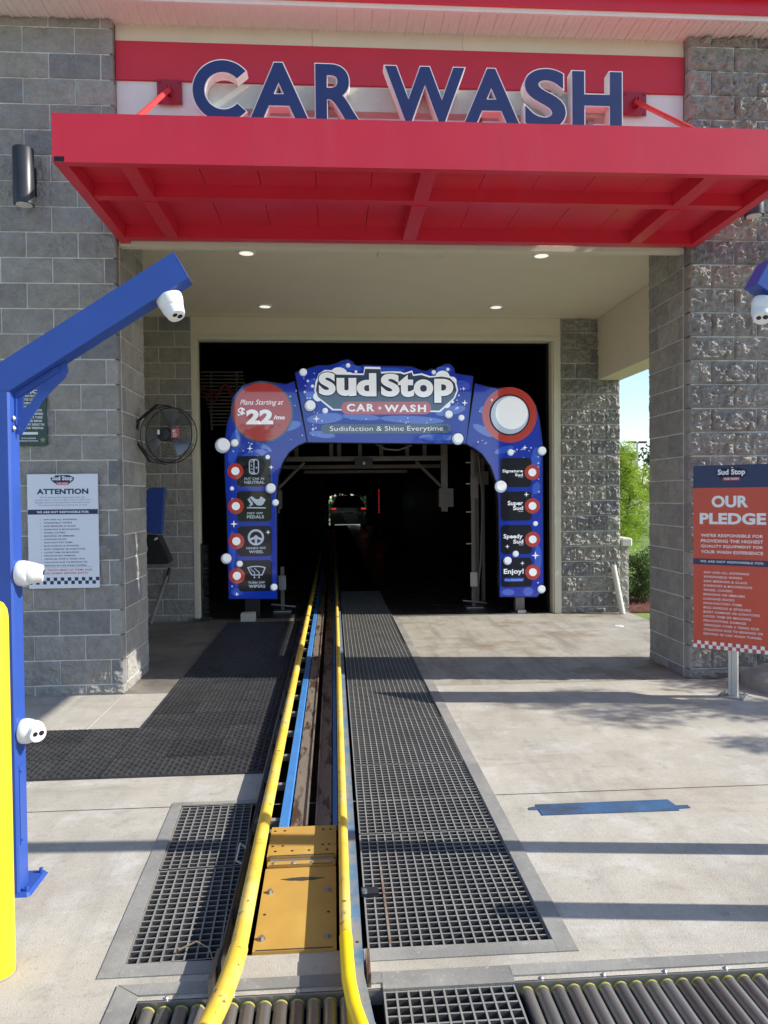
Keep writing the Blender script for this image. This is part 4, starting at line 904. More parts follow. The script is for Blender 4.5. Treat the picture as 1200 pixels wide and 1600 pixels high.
for k, a in enumerate((80, 200, 320)):
    bl = MB(); bl.M = rz_
    pts = []
    for i in range(9):
        for j in range(5):
            rr = 0.055 + (Rf * 0.86 - 0.055) * i / 8; da = (j / 4 - 0.5) * (30 + 22 * i / 8)
            an = R(a + da); pts.append((rr * math.cos(an), 0.01 + 0.03 * (j / 4 - .5), rr * math.sin(an)))
    fs = [(i * 5 + j, i * 5 + j + 1, (i + 1) * 5 + j + 1, (i + 1) * 5 + j) for i in range(8) for j in range(4)]
    bl.add(pts, fs); bl.build('blade', fanblade, fn, smooth=True)
tg = MB(); tg.M = rz_; tg.box(0.075, 0.145, -0.088, -0.085, -0.035, 0.045); tgo = tg.build('warning_tag', pinktag, fn)
tg = MB(); tg.M = rz_; tg.ring(0.108, -0.010, 0.010, 0.015, -0.0895, -0.0885, 20); tg.ring(0.100, 0.024, 0.006, 0.012, -0.0895, -0.0885, 20); tg.build('tag_print', printwhite, tgo)
tg = MB(); tg.M = rz_; tg.box(-0.052, -0.030, -0.0955, -0.0935, -0.002, 0.038); tg.build('motor_label', printwhite, fn)
br = MB(); br.M = rz_
pth = [(0.03, Rf + 0.008), (-0.09, Rf + 0.022), (-0.275, 0.13), (-0.302, 0.0), (-0.302, -0.04), (-0.17, -Rf + 0.012), (-0.02, -Rf - 0.014)]
for (a, b), (c, d) in zip(pth[:-1], pth[1:]):
    v = Vector((c - a, 0, d - b)); nrm = Vector((-v.z, 0, v.x)).normalized() * 0.004
    br.add([(a + nrm.x, -0.035, b + nrm.z), (c + nrm.x, -0.035, d + nrm.z), (c - nrm.x, -0.035, d - nrm.z), (a - nrm.x, -0.035, b - nrm.z), (a + nrm.x, 0.01, b + nrm.z), (c + nrm.x, 0.01, d + nrm.z), (c - nrm.x, 0.01, d - nrm.z), (a - nrm.x, 0.01, b - nrm.z)],
           [(0, 1, 2, 3), (4, 7, 6, 5), (0, 4, 5, 1), (1, 5, 6, 2), (2, 6, 7, 3), (3, 7, 4, 0)])
br.build('yoke_bracket', blackmetal, fn)

# things against the back-left wall
t = thing('hose_dispenser', 'blue half-round hose housing mounted on the shaded back wall', 'dispenser', (-2.2, 9.6, 1.2))
mb = MB(); mb.prism([(-2.07, 1.728), (-2.13, 1.728)] + arc(-2.19, 1.60, 0.128, 90, 180, 8) + arc(-2.19, 1.29, 0.128, 180, 260, 8) + [(-2.112, 1.155)], 9.42, 9.55); mb.build('cover', bluepost, t)
MB().box(-2.42, -2.24, 9.60, 9.89, 1.20, 1.68).build('back_box', blackmetal, t)
t = thing('rubber_hopper', 'black flared rubber hopper hanging below the blue housing', 'hopper', (-2.2, 9.6, 0.8))
MB().prism([(-2.36, 1.140), (-2.16, 1.130), (-2.025, 0.815), (-2.05, 0.785), (-2.42, 0.785)], 9.45, 9.70).build('hopper_body', blackmetal, t)
MB().prism([(-2.205, 1.095), (-2.165, 1.120), (-2.155, 1.10), (-2.195, 1.075)], 9.447, 9.449).build('label_tab', printwhite, t)
MB().box(-2.30, -2.26, 9.70, 9.888, 0.95, 1.0).build('hanger', blackmetal, t)
t = thing('spray_wand', 'grey spray wand with black grip leaning on the back wall', 'wand', (-2.2, 9.6, 0))
MB().cyl((-2.29, 9.55, 0.03), (-2.13, 9.80, 0.60), 0.024, 12).build('tube', steeldull, t, smooth=True)
MB().cyl((-2.13, 9.79, 0.53), (-2.10, 9.83, 0.70), 0.024, 12).build('grip', blackmetal, t, smooth=True)
MB().tube([(-2.10, 9.83, .62), (-2.15, 9.8, .45), (-2.02, 9.8, .2), (-1.95, 9.78, .08), (-1.9, 9.7, 0.01)], 0.006, 8).build('hose', steeldull, t, smooth=True)
t = thing('brush_strip', 'frayed bristle strip along the foot of the left door frame', 'brush', (-1.7, 9.95, 0))
MB().box(-1.727, -1.712, 9.93, 9.96, 0.0, 1.0).build('holder', blackmetal, t)
mb = MB()
for k in range(160):
    z = rnd.uniform(0.02, 0.98); l = rnd.uniform(0.05, 0.10); dz = rnd.uniform(-0.03, 0.03)
    mb.tube([(-1.715, 9.945, z), (-1.715 + l, 9.93, z + dz)], 0.0016, 3)
for k in range(120):
    a = rnd.uniform(0, 6.3); l = rnd.uniform(0.04, 0.16); mb.tube([(-1.72, 9.87, 0.01), (-1.72 + l * math.cos(a), 9.87 + 0.5 * l * math.sin(a), rnd.uniform(0.005, 0.05))], 0.002, 3)
mb.build('bristles', mat('bristle_grey', (0.11, 0.13, 0.11), 0.8), t)
o = MB(); o.tube([(3.812, 9.74, 0.0), (3.725, 9.84, 0.635)], 0.038, 18, caps=False); o.tube([(3.812, 9.74, 0.0), (3.725, 9.84, 0.634)], 0.030, 18, caps=False)
o = o.build('drain_pipe', pvc, None, smooth=True); tag(o, 'short open cream plastic pipe leaning on the rough back wall', 'pipe')

# ------------------------------------------------------------------ the sign arch
AY = 9.98
def art(px, py): return (-1.408 + (px - 350) * 0.0085, 0.272 + (935 - py) * 0.00848 - (px - 355) * 0.00016)
def AP(l): return [art(*p) for p in l]
K = 0.0085
ar = thing('sign_arch', 'blue Sud Stop car wash arch with bubbles standing in the tunnel mouth', 'sign arch', (0.7, 10.0, 0))
left = [(354, 935), (353, 800), (351, 745), (351, 700), (355, 668), (362, 645), (364, 625), (380, 606), (405, 600), (430, 602), (445, 604), (458, 599), (476, 691), (462, 697), (448, 708), (438, 724), (431, 745), (428, 775), (427, 935)]
right = [(740, 597), (760, 602), (775, 604), (800, 602), (822, 612), (836, 630), (841, 650), (846, 690), (846, 920), (836, 932), (777, 932), (776, 780), (773, 752), (764, 726), (750, 706), (737, 697), (725, 691)]
centre = [(460, 586), (470, 582), (484, 578), (496, 574), (512, 574), (524, 570), (532, 566), (540, 564), (548, 567), (553, 575), (565, 572), (600, 573), (640, 573), (650, 577), (662, 580), (670, 576), (678, 577), (686, 572), (692, 568), (700, 568), (706, 574), (707, 582), (720, 584), (736, 586), (724, 691), (478, 692)]
def panel(nm, poly, y, dep, m):
    p = AP(poly)
    pn = MB().prism(p, y, y + dep).build(nm, m, ar)
    return pn
def grow(poly, d):
    cxp = sum(p[0] for p in poly) / len(poly); out = []; n = len(poly)
    for i in range(n):
        a, b, c = Vector(poly[i - 1]), Vector(poly[i]), Vector(poly[(i + 1) % n])
        e1 = (b - a).normalized(); e2 = (c - b).normalized()
        n1 = Vector((e1.y, -e1.x)); n2 = Vector((e2.y, -e2.x)); nn = (n1 + n2)
        nn = nn.normalized() if nn.length > 1e-6 else n1
        out.append((b.x + nn.x * d, b.y + nn.y * d))
    return out
sgn = 1 if sum(left[i - 1][0] * left[i][1] - left[i][0] * left[i - 1][1] for i in range(len(left))) > 0 else -1
for nm, pl, off in (('leg_panel', left, 0), ('leg_panel', right, 0), ('header_panel', centre, -0.02)):
    area = sum(pl[i - 1][0] * pl[i][1] - pl[i][0] * pl[i - 1][1] for i in range(len(pl)))
    g = grow(pl, (1 if area > 0 else -1) * 1.6)
    MB().prism(AP(g), AY + off, AY + 0.14).build('frame', archedge, ar)
    o = MB().prism(AP(pl), AY + off - 0.006, AY + off).build(nm, archblue, ar)
    if nm == 'header_panel': HP = o
    elif pl is left: LPn = o
    else: RPn = o
LPn['label'] = 'blue leg with the four car preparation steps'; RPn['label'] = 'blue leg with the wash names'; HP['label'] = 'wide header with the Sud Stop lettering'
F0 = AY - 0.0065; FH = AY - 0.0265
# swirls of mid blue
def blob(mb, cx, cy, rx, ry, y, rot=0, n=24):
    mb.prism([art(cx + rx * math.cos(2 * math.pi * k / n) * math.cos(rot) - ry * math.sin(2 * math.pi * k / n) * math.sin(rot), cy + rx * math.cos(2 * math.pi * k / n) * math.sin(rot) + ry * math.sin(2 * math.pi * k / n) * math.cos(rot)) for k in range(n)], y - 0.0008, y)
mb = MB()
for a in ((365, 700, 8, 28, .2), (395, 712, 22, 6, -.3), (440, 640, 14, 7, .1), (448, 668, 20, 7, -.25), (410, 700, 14, 4, .5), (360, 860, 5, 30, 0), (417, 760, 5, 22, 0.1), (366, 925, 9, 6, 0)): blob(mb, *a[:4], F0, a[4])
mb.build('swirl_print', archblue2, LPn)
mb = MB()
for a in ((760, 640, 14, 8, .3), (752, 670, 18, 6, .5), (835, 720, 8, 25, .1), (785, 700, 16, 5, -.3), (812, 775, 20, 4, -.2), (836, 760, 6, 10, .3), (790, 925, 10, 5, 0), (822, 924, 8, 7, 0), (838, 870, 6, 20, 0)): blob(mb, *a[:4], F0, a[4])
mb.build('swirl_print', archblue2, RPn)
mb = MB()
for a in ((505, 655, 28, 8, -.1), (560, 652, 30, 5, .05), (640, 655, 50, 6, .03), (700, 640, 24, 7, -.2), (500, 680, 20, 5, .1), (680, 682, 30, 5, 0), (485, 610, 9, 18, .3), (720, 600, 12, 7, .3), (545, 576, 18, 5, 0.1), (600, 578, 30, 3, 0), (690, 576, 12, 5, 0)): blob(mb, *a[:4], FH, a[4])
mb.build('swirl_print', archblue2, HP)
# logo on the header
y = FH
mb = MB()
logo = [(492, 600), (497, 588), (506, 582), (516, 582), (522, 586), (565, 586), (567, 576), (591, 576), (592, 583), (606, 582), (622, 582), (628, 584), (640, 580), (642, 586), (655, 584), (668, 588), (688, 586), (700, 588), (708, 596), (711, 608), (706, 620), (683, 641), (517, 641), (493, 622), (490, 612)]
cc = (600, 610)
bb = [((x - cc[0]) * 1.012 + cc[0], (z - cc[1]) * 1.05 + cc[1]) for x, z in logo]
mb.prism(AP(bb), y - 0.006, y - 0.001)
for a in ((527, 586, 13, 10), (542, 590, 9, 7), (494, 622, 7, 7), (688, 587, 11, 9), (703, 594, 7, 7), (694, 630, 6, 6)): 
    n = 20; mb.prism([art(a[0] + a[2] * math.cos(2 * math.pi * k / n), a[1] + a[3] * math.sin(2 * math.pi * k / n)) for k in range(n)], y - 0.0055 - 0.0001 * a[2], y - 0.0012)
mb.build('logo_outline', archwhite, HP)
mb = MB(); mb.prism(AP([((x - cc[0]) * 0.990 + cc[0], (z - cc[1]) * 0.965 + cc[1] + 0.5) for x, z in logo]), y - 0.011, y - 0.0071); mb.build('logo_plate', archslate, HP)
def glyph_run(parent, words, y, m, off, nm='lettering', outline=None, sp=1.0, shear=0):
    for txt, x0, x1, z0, z1 in words:
        (ax, az), (bx, bz) = art(x0, z1), art(x1, z0)
        if outline:
            ob = MB()
            for k in range(12):
                a = 2 * math.pi * k / 12; dx, dz = outline * math.cos(a), outline * math.sin(a)
                put_text(ob, txt, ax + dx, bx + dx, az + dz, bz + dz, y + 0.0034 - 0.0002 * k, off=off, sp=sp, shear=shear)
            ob.build('lettering_outline', archedge, parent)
        mb = MB(); put_text(mb, txt, ax, bx, az, bz, y, off=off, sp=sp, shear=shear); mb.build(nm, m, parent)
yy = y - 0.016
glyph_run(HP, [('S', 495.5, 521.5, 584, 620), ('u', 523, 553.5, 592, 620.5), ('d', 554, 584.5, 584, 620.5), ('S', 591.5, 620.5, 584, 620.5), ('t', 618, 643, 585, 620.5), ('o', 642.5, 673, 592, 620.5), ('p', 674.5, 704.5, 590.5, 628.5)], yy, archwhite, 0.050, outline=0.012)
(ax, az), (bx, bz) = art(530, 649), art(669.5, 626.5)
MB().prism(rrect(ax, bx, az, bz, (bz - az) * 0.49, 8), yy + 0.001, yy + 0.0045).build('logo_bar', archrose, HP)
glyph_run(HP, [('CAR', 538.5, 581, 631.5, 644.2), ('WASH', 596.5, 661.5, 631.5, 644.2)], yy - 0.001, archwhite, 0.036, sp=1.25)
sx_, sz_ = art(589.5, 638); MB().prism(star4(sx_, sz_, 0.034), yy - 0.002, yy - 0.0005).build('sparkle', archwhite, HP)
(ax, az), (bx, bz) = art(498.5, 679), art(700, 660.5)
MB().prism(rrect(ax, bx, az, bz, (bz - az) * 0.49, 8), y - 0.004, y - 0.0015).build('slogan_bar', archslate, HP)
glyph_run(HP, [('Sudisfaction & Shine Everytime', 512, 688, 664, 677)], y - 0.0055, archwhite, -0.004, sp=1.0)
# bubbles and sparkles
def bubble(parent, px, py, r, y, edge=True):
    cx, cz = art(px, py); rr = r * K
    if edge: MB().disc(cx, cz, rr * 1.13, y - 0.006, y + 0.004, 36).build('bubble_rim', archedge, parent)
    b = MB().disc(cx, cz, rr, y - 0.012, y - 0.0065, 36).build('bubble', archpale, parent)
    MB().disc(cx + rr * 0.14, cz + rr * 0.14, rr * 0.80, y - 0.0155, y - 0.0125, 32).build('bubble_highlight', archwhite, b if False else parent)
for a in ((348, 699, 11.5), (366, 695, 6), (420, 764, 7.8), (427, 786, 5.2), (351, 873, 8), (371, 881, 5), (423, 917, 5.5), (361, 765, 3.2), (416, 716, 3.6)): bubble(LPn, *a, F0 - 0.003, edge=a[2] > 4)
for a in ((845, 701, 7), (795, 704, 5.2), (779, 758, 9.5), (834, 816, 4), (802, 864, 5), (789, 875, 6.5), (843, 920, 6.5)): bubble(RPn, *a, F0 - 0.003, edge=a[2] > 6)
for a in ((472, 585, 6), (482, 636, 8.6), (505, 643.5, 4.5), (541, 573, 3.6), (553, 582.5, 2.3), (486, 606, 2.6), (697, 646, 6.5), (717, 651, 4.8), (711, 684, 9), (674, 581, 3.5), (696, 576, 2.6), (703, 626.5, 2.4)): bubble(HP, *a, FH - 0.0005, edge=a[2] > 6)
def sparks(parent, l, y, m=archwhite):
    mb = MB()
    for px, py, r in l: cx, cz = art(px, py); mb.prism(star4(cx, cz, r * K), y - 0.0045, y - 0.0010)
    mb.build('sparkle_print', m, parent)
sparks(LPn, ((389, 703, 4.6), (421, 731.5, 4), (363, 819.5, 5.8), (415, 832, 3.8), (366, 928, 3.6)), F0)
sparks(RPn, ((818, 696, 4), (820, 770, 4.4), (789, 852.5, 3.6), (834, 866.5, 6.4), (813, 879, 3.6), (766, 622, 3)), F0 - 0.001)
sparks(HP, ((479, 598, 3.2), (474, 615, 2.9), (491.5, 656, 5.2), (486, 672, 3.2), (721, 605.5, 3), (722.5, 627.5, 5), (711, 635.5, 2.8)), FH)
for par, zone, yy_ in ((LPn, [(360, 400, 690, 712), (356, 364, 720, 930), (440, 470, 612, 690)], F0), (RPn, [(742, 760, 640, 700), (835, 843, 700, 925), (800, 840, 696, 712)], F0), (HP, [(484, 512, 640, 688), (690, 722, 590, 680), (520, 690, 652, 660), (470, 492, 582, 630)], FH)):
    mb = MB(); rg = random.Random(len(zone) + 3)
    for z_ in zone:
        for k in range(9):
            c_ = art(rg.uniform(z_[0], z_[1]), rg.uniform(z_[2], z_[3])); mb.disc(c_[0], c_[1], K * rg.uniform(0.5, 1.5), yy_ - 0.0018 - 0.00005 * k, yy_ - 0.0009, 12)
    mb.build('foam_print', archpale, par)
# price badge
cx, cz = art(408.5, 646.5)
bg_ = MB().disc(cx, cz, 47.5 * K, F0 - 0.004, F0 + 0.004, 64).build('badge_rim', archslate, LPn)
MB().disc(cx, cz, 44.5 * K, F0 - 0.007, F0 - 0.0045, 64).build('price_badge', archred, LPn)
glyph_run(LPn, [('Plans Starting at', 375, 441, 627, 638.5)], F0 - 0.009, archwhite, 0.004, shear=0.35)
glyph_run(LPn, [('$', 371.5, 382.5, 640, 657)], F0 - 0.009, archwhite, 0.030)
glyph_run(LPn, [('22', 384, 425, 642.5, 666)], F0 - 0.009, archwhite, 0.055, sp=1.05)
glyph_run(LPn, [('/mo', 425.5, 443, 651, 657.8)], F0 - 0.009, archwhite, 0.036, sp=1.0, shear=0.1)
sparks(LPn, ((434, 667, 3.2), (383, 619, 1.8), (428.5, 673, 1.6)), F0 - 0.007, archslate)
# plain bubble badge on the other shoulder
cx, cz = art(794, 645)
MB().disc(cx, cz, 43.5 * K, F0 - 0.004, F0 + 0.004, 64).build('badge_rim', archred, RPn)
MB().disc(cx, cz, 32.2 * K, F0 - 0.007, F0 - 0.0045, 56).build('bubble_rim', archedge, RPn)
MB().disc(cx, cz, 30.0 * K, F0 - 0.010, F0 - 0.0075, 56).build('bubble', archpale, RPn)
MB().disc(cx + 3 * K, cz + 3 * K, 25.5 * K, F0 - 0.013, F0 - 0.0105, 56).build('bubble_highlight', archwhite, RPn)
# left leg cards
for k, (ya_, yb_) in enumerate(((714, 762), (768, 816), (822, 870), (875, 924))):
    (ax, az), (bx, bz) = art(368, yb_), art(420.5, ya_)
    card = MB().prism(rrect(ax, bx, az, bz, 0.05, 5), F0 - 0.003, F0 - 0.0010).build('instruction_card', archdark, LPn)
    q = F0 - 0.0045
    rx, rz2 = art(366.5, (ya_ + yb_) / 2)
    MB().disc(rx, rz2, 12.2 * K, q, q + 0.001, 36).build('lamp_ring', archred, LPn)
    MB().disc(rx, rz2, 6.2 * K, q - 0.012, q - 0.0006, 24).build('lamp', archwhite, LPn)
    ic = MB(); lt = MB()
    if k == 0:
        (ax, az), (bx, bz) = art(387, 743), art(402.5, 719)
        o2 = rrect(ax, bx, az, bz, 0.045, 5); MB().prism(o2, q, q + 0.0012).build('icon', archpale, LPn)
        MB().prism(rrect(ax + .015, (ax + bx) / 2 - .007, az + .015, bz - .015, 0.025, 4), q - .001, q - .0004).build('icon_slot', archdark, LPn)
        MB().prism(rrect((ax + bx) / 2 + .007, bx - .015, az + .015, bz - .015, 0.02, 4), q - .001, q - .0004).build('icon_slot', archdark, LPn)
        ccx = ax + .015 + ((bx - ax) / 2 - .022) / 2
        for i, ch in enumerate('PRND'): centered(lt, ch, ccx, 0.022, bz - .055 - i * .044, bz - .028 - i * .044, q - .002, off=.02)
        dcx, dcz = art(398.5, 732.5); lt.disc(dcx, dcz, 0.011, q - .002, q - .0015, 16)
        words = [('PUT CAR IN', 380, 410, 748, 751.5), ('NEUTRAL', 380, 410.5, 752.8, 757.5)]
    elif k == 1:
        ic.prism(AP([(383, 793.4), (412, 793.4), (412, 795.2), (383, 795.2)]), q, q + .001)
        ic.prism(AP([(384, 781), (387, 779.5), (393, 789.5), (390, 791)]), q, q + .001)
        ic.prism(AP([(386.5, 791.5), (391, 785), (392.5, 786), (388.5, 792.6)]), q + .0001, q + .0011)
        ic.prism(AP([(387, 778), (391, 776.5), (397, 781), (402, 781), (404.5, 776.5), (412, 781.5), (408, 789), (404, 791), (399, 790.5), (396, 788)]), q + .0002, q + .0012)
        words = [('FEET OFF', 383.5, 407.5, 801.5, 804.6), ('PEDALS', 383, 409, 806.2, 811)]
    elif k == 2:
        wx, wz = art(396.3, 840)
        ic.ring(wx, wz, 9.2 * K, 12.5 * K, q, q + .001, 40); ic.disc(wx, wz, 3.2 * K, q + .0001, q + .0011, 20)
        for a in (200, 340, 270):
            dx, dz = math.cos(R(a)), math.sin(R(a)); px_, pz_ = -dz * 0.016, dx * 0.016
            ic.prism([(wx + dx * 2.8 * K + px_, wz + dz * 2.8 * K + pz_), (wx + dx * 2.8 * K - px_, wz + dz * 2.8 * K - pz_), (wx + dx * 9.6 * K - px_, wz + dz * 9.6 * K - pz_), (wx + dx * 9.6 * K + px_, wz + dz * 9.6 * K + pz_)], q + .0002 + a * 1e-6, q + .0012)
        words = [('HANDS OFF', 381.5, 411, 855.2, 858.6), ('WHEEL', 385.5, 407.5, 860.3, 864.8)]
    else:
        ou = [(382, 886.5), (389, 884.5), (397, 884), (405, 884.5), (411, 886.5), (405.5, 899), (388.5, 899)]
        inn = [(384.5, 887.8), (389.5, 886.3), (397, 885.8), (404.5, 886.3), (408.5, 887.8), (404.3, 897.4), (389.7, 897.4)]
        A_, B_ = AP(ou), AP(inn); m_ = len(A_)
        ic.add([(x, q, z) for x, z in A_] + [(x, q, z) for x, z in B_], [(i, (i + 1) % m_, m_ + (i + 1) % m_, m_ + i) for i in range(m_)])
        for bx_ in (391, 398): ic.prism(AP([(bx_ - 5, 888.2), (bx_ - 4.2, 887.6), (bx_ + 3.2, 894), (bx_ + 2.6, 901.5), (bx_ + 1.6, 901.5), (bx_ + 2.0, 894.8)]), q - .0002, q + .0008)
        for bx_ in (393.2, 400.2): c_ = art(bx_, 902); ic.disc(c_[0], c_[1], 0.011, q - .0004, q + .0006, 12)
        words = [('TURN OFF', 383.5, 409, 908.6, 912), ('WIPERS', 384, 409.5, 913.6, 918.4)]
    if ic.v: ic.build('icon', archpale, LPn)
    for w in words: put_text(lt, w[0], art(w[1], 0)[0], art(w[2], 0)[0], art(w[1], w[4])[1], art(w[1], w[3])[1], q - .0005, off=.024, sp=1.08)
    lt.build('lettering', archpale, LPn)
for k, (ya_, yb_, ws) in enumerate(((712, 759, [('Signature', 782, 814.5, 731, 737), ('Sud', 802, 814.5, 737, 741.3)]), (765, 812, [('Super', 790, 814.5, 780.5, 789.5), ('Sud', 798.5, 814.5, 788.5, 795)]), (818, 865, [('Speedy', 783, 813.5, 833, 842), ('Sud', 798.5, 814.5, 841.5, 848)]), (870, 917, [('Enjoy!', 783, 815, 888, 898.5)]))):
    (ax, az), (bx, bz) = art(778.5, yb_), art(828.5, ya_)
    MB().prism(rrect(ax, bx, az, bz, 0.05, 5), F0 - 0.003, F0 - 0.0010).build('menu_card', archdark, RPn)
    q = F0 - 0.0045
    rx, rz2 = art(829.5, (ya_ + yb_) / 2 - 0.5)
    MB().disc(rx, rz2, 12.2 * K, q, q + 0.001, 36).build('lamp_ring', archred, RPn)
    MB().disc(rx, rz2, 6.2 * K, q - 0.012, q - 0.0006, 24).build('lamp', archwhite, RPn)
    lt = MB()
    for w in ws: put_text(lt, w[0], art(w[1], 0)[0], art(w[2], 0)[0], art(w[1], w[4])[1], art(w[1], w[3])[1], q - .0005, off=.030, sp=1.03)
    if k < 3: put_text(lt, 'WASH', art(807, 0)[0], art(814.5, 0)[0], art(807, [743.2, 797.6, 850.6][k])[1], art(807, [742, 796.2, 849.2][k])[1], q - .0005, off=.02, sp=1.3)
    lt.build('lettering', archwhite, RPn)
    if k == 3:
        (ax, az), (bx, bz) = art(783, 908.5), art(815.5, 902)
        MB().prism(rrect(ax, bx, az, bz, 0.026, 5), q, q + .001).build('menu_bar', archblue2, RPn)
        l2 = MB(); put_text(l2, 'Free Amenities!', ax + .015, bx - .015, az + .012, bz - .010, q - .001, off=.01, shear=.3); l2.build('lettering', archpale, RPn)
# feet
MB().box(-1.17, -0.98, AY + 0.02, AY + 0.12, 0.012, 0.27).build('foot_post', blackmetal, ar)
MB().box(-1.20, -1.02, 9.76, 9.90, 0.0, 0.105).build('foot_box', trimp, ar)
MB().box(-1.13, -1.09, 9.90, AY + 0.02, 0.02, 0.06).build('foot_arm', blackmetal, ar)
MB().box(2.44, 2.56, AY + 0.02, AY + 0.12, 0.012, 0.25).build('foot_post', gantrym, ar)
MB().box(2.38, 2.62, AY - 0.03, AY + 0.16, 0.0, 0.012).build('foot_plate', gantrym, ar)
MB().box(2.45, 2.56, 9.92, 9.99, 0.012, 0.05).build('foot_clamp', steel, ar)

# ------------------------------------------------------------------ inside the tunnel
t = thing('wash_gantry', 'dark steel gantry frame with nozzles right behind the arch', 'gantry', (0.6, 11.5, 0))
def gb(nm, *a): return MB().box(*a).build(nm, gantrym, t)
gb('beam', -0.72, 1.66, 11.45, 11.53, 2.13, 2.20); gb('beam', -0.95, 1.9, 12.4, 12.47, 2.05, 2.11); gb('beam', -0.95, 1.9, 11.75, 11.83, 2.42, 2.50); gb('beam', -0.5, 1.3, 13.2, 13.26, 2.0, 2.05)
for x in (-0.86, 1.70): gb('leg', x - 0.05, x + 0.05, 11.45, 11.54, 1.35, 2.9)
for x in (-0.55, -0.02, 0.10, 0.42, 0.75, 1.15, 1.42): gb('hanger', x - 0.03, x + 0.03, 11.60, 11.66, 2.201, 2.75 + 0.1 * math.sin(x * 7))
for s in (1, -1):
    c0 = 0.42
    MB().cyl((c0 + s * 0.85, 11.5, 2.12), (c0 + s * 1.25, 11.5, 1.72), 0.025, 6).build('brace', gantrym, t)
    MB().box(c0 + s * 1.30 - 0.11, c0 + s * 1.30 + 0.11, 11.40, 11.62, 1.42, 1.70).build('motor', gantrym, t)
MB().box(0.33, 0.60, 11.36, 11.45, 2.05, 2.16).build('sensor', blackmetal, t)
MB().disc(0.47, 2.09, 0.022, 11.35, 11.358, 16).build('sensor_lens', printwhite, t)
MB().tube([(0.62, 11.4, 2.40), (0.8, 11.35, 2.30), (1.0, 11.35, 2.29), (1.2, 11.4, 2.36)], 0.015, 8).build('hose', steel, t, smooth=True)
for sx2, lb, x in ((1, 'behind the leg with the wash names', 1.98), (-1, 'behind the leg with the preparation steps', -0.72)):
    t = thing('nozzle_stand', 'slim steel nozzle stand ' + lb, 'nozzle stand', (x, 10.6, 0), 'nozzle stands flanking the lane')
    MB().box(x - 0.025, x + 0.025, 10.6, 10.65, 0.02, 2.3 if sx2 > 0 else 0.62).build('mast', gantrym, t)
    MB().box(x - 0.12, x + 0.12, 10.5, 10.72, 0.0, 0.015).build('base_plate', steel, t)
    MB().cyl((x - 0.16, 10.58, 0.10), (x + 0.18, 10.58, 0.06), 0.014, 8).build('spray_bar', steel, t)
    MB().box(x - 0.05, x + 0.05, 10.57, 10.60, 0.30, 0.50).build('valve', steel, t)
    if sx2 > 0:
        for z in (0.9, 1.35, 1.75, 2.05): MB().box(x - 0.10, x - 0.026, 10.6, 10.62, z, z + 0.012).build('nozzle', steel, t)
        MB().tube([(x + .08, 10.6, 2.2), (x + .14, 10.6, 1.5), (x + .10, 10.6, 0.6), (x + .05, 10.6, .1)], 0.012, 8).build('hose', gantrym, t, smooth=True)
        MB().box(x - 0.04, x + 0.06, 10.55, 10.60, 1.55, 1.85).build('valve', gantrym, t)
t = thing('blower_column', 'tall dark steel column with pulleys at the side of the tunnel', 'column', (2.25, 11.2, 0))
MB().box(2.10, 2.18, 11.2, 11.28, 0, 3.2).build('mast', gantrym, t); MB().box(2.22, 2.27, 11.2, 11.28, 0, 3.2).build('mast', gantrym, t)
MB().box(2.05, 2.32, 11.15, 11.19, 1.75, 1.95).build('pulley_plate', gantrym, t)
t = thing('cable_tray', 'grey slatted cable tray with red hoses in the upper corner of the tunnel', 'cable tray', (-1.6, 11.3, 3.1))
for k in range(16):
    z = 3.42 - k * 0.05; MB().box(-1.95 + k * 0.012, -1.30 + k * 0.01, 11.2 + k * 0.01, 11.23 + k * 0.01, z, z + 0.018).build('slat', gantrym, t)
for x in (-1.8, -1.42): MB().box(x, x + 0.03, 11.36, 11.39, 2.6, 3.46).build('rail', gantrym, t)
for k in range(3): MB().tube([(-1.95, 11.15, 3.1 + .06 * k), (-1.7, 11.14, 2.98 + .07 * k), (-1.55, 11.13, 3.25), (-1.38, 11.14, 3.12 - .1 * k)], 0.014, 8).build('hose', hosered, t, smooth=True)
# hanging cloth curtains framing the far exit
t = thing('cloth_curtain', 'ragged hanging wash cloths round the bright far exit', 'curtain', (0.8, 39, 0))
for k in range(30):
    x = -0.52 + k * 0.085
    ln = 0.85 + 0.22 * rnd.random() + 5.0 * max(0, (abs(x - 0.72) - 0.95))
    MB().box(x, x + 0.09, 40.2 + 0.1 * (k % 3), 40.23 + 0.1 * (k % 3), max(0.35, 2.6 - ln), 2.66).build('cloth_strip', clothm, t)
t = thing('led_column', 'thin column of small red lights deep in the tunnel', 'light column', (1.62, 29, 0))
MB().box(1.72, 1.80, 29.02, 29.06, 0, 2.3).build('column', black, t)
for k in range(11): MB().box(1.745, 1.775, 29.0, 29.02, 0.95 + k * 0.085, 0.98 + k * 0.085).build('led', redled, t)
t = thing('window_strip', 'narrow bright slit window in the side wall near the far exit', 'window', (-0.72, 37, 0))
t['label'] = 'white side brushes catching light near the far exit'; t.name = 'side_brush'; t['category'] = 'brush'
for k in range(16):
    z = 2.2 - k * 0.13 + rnd.uniform(-.02, .02); l = rnd.uniform(0.12, 0.36)
    MB().box(-0.62 + 0.012 * k, -0.62 + 0.012 * k + l, 38.6, 38.64, z, z + rnd.uniform(.02, .05)).build('bristle_row', printwhite, t)
MB().box(-0.70, -0.64, 38.65, 38.75, 0, 2.4).build('core', black, t)

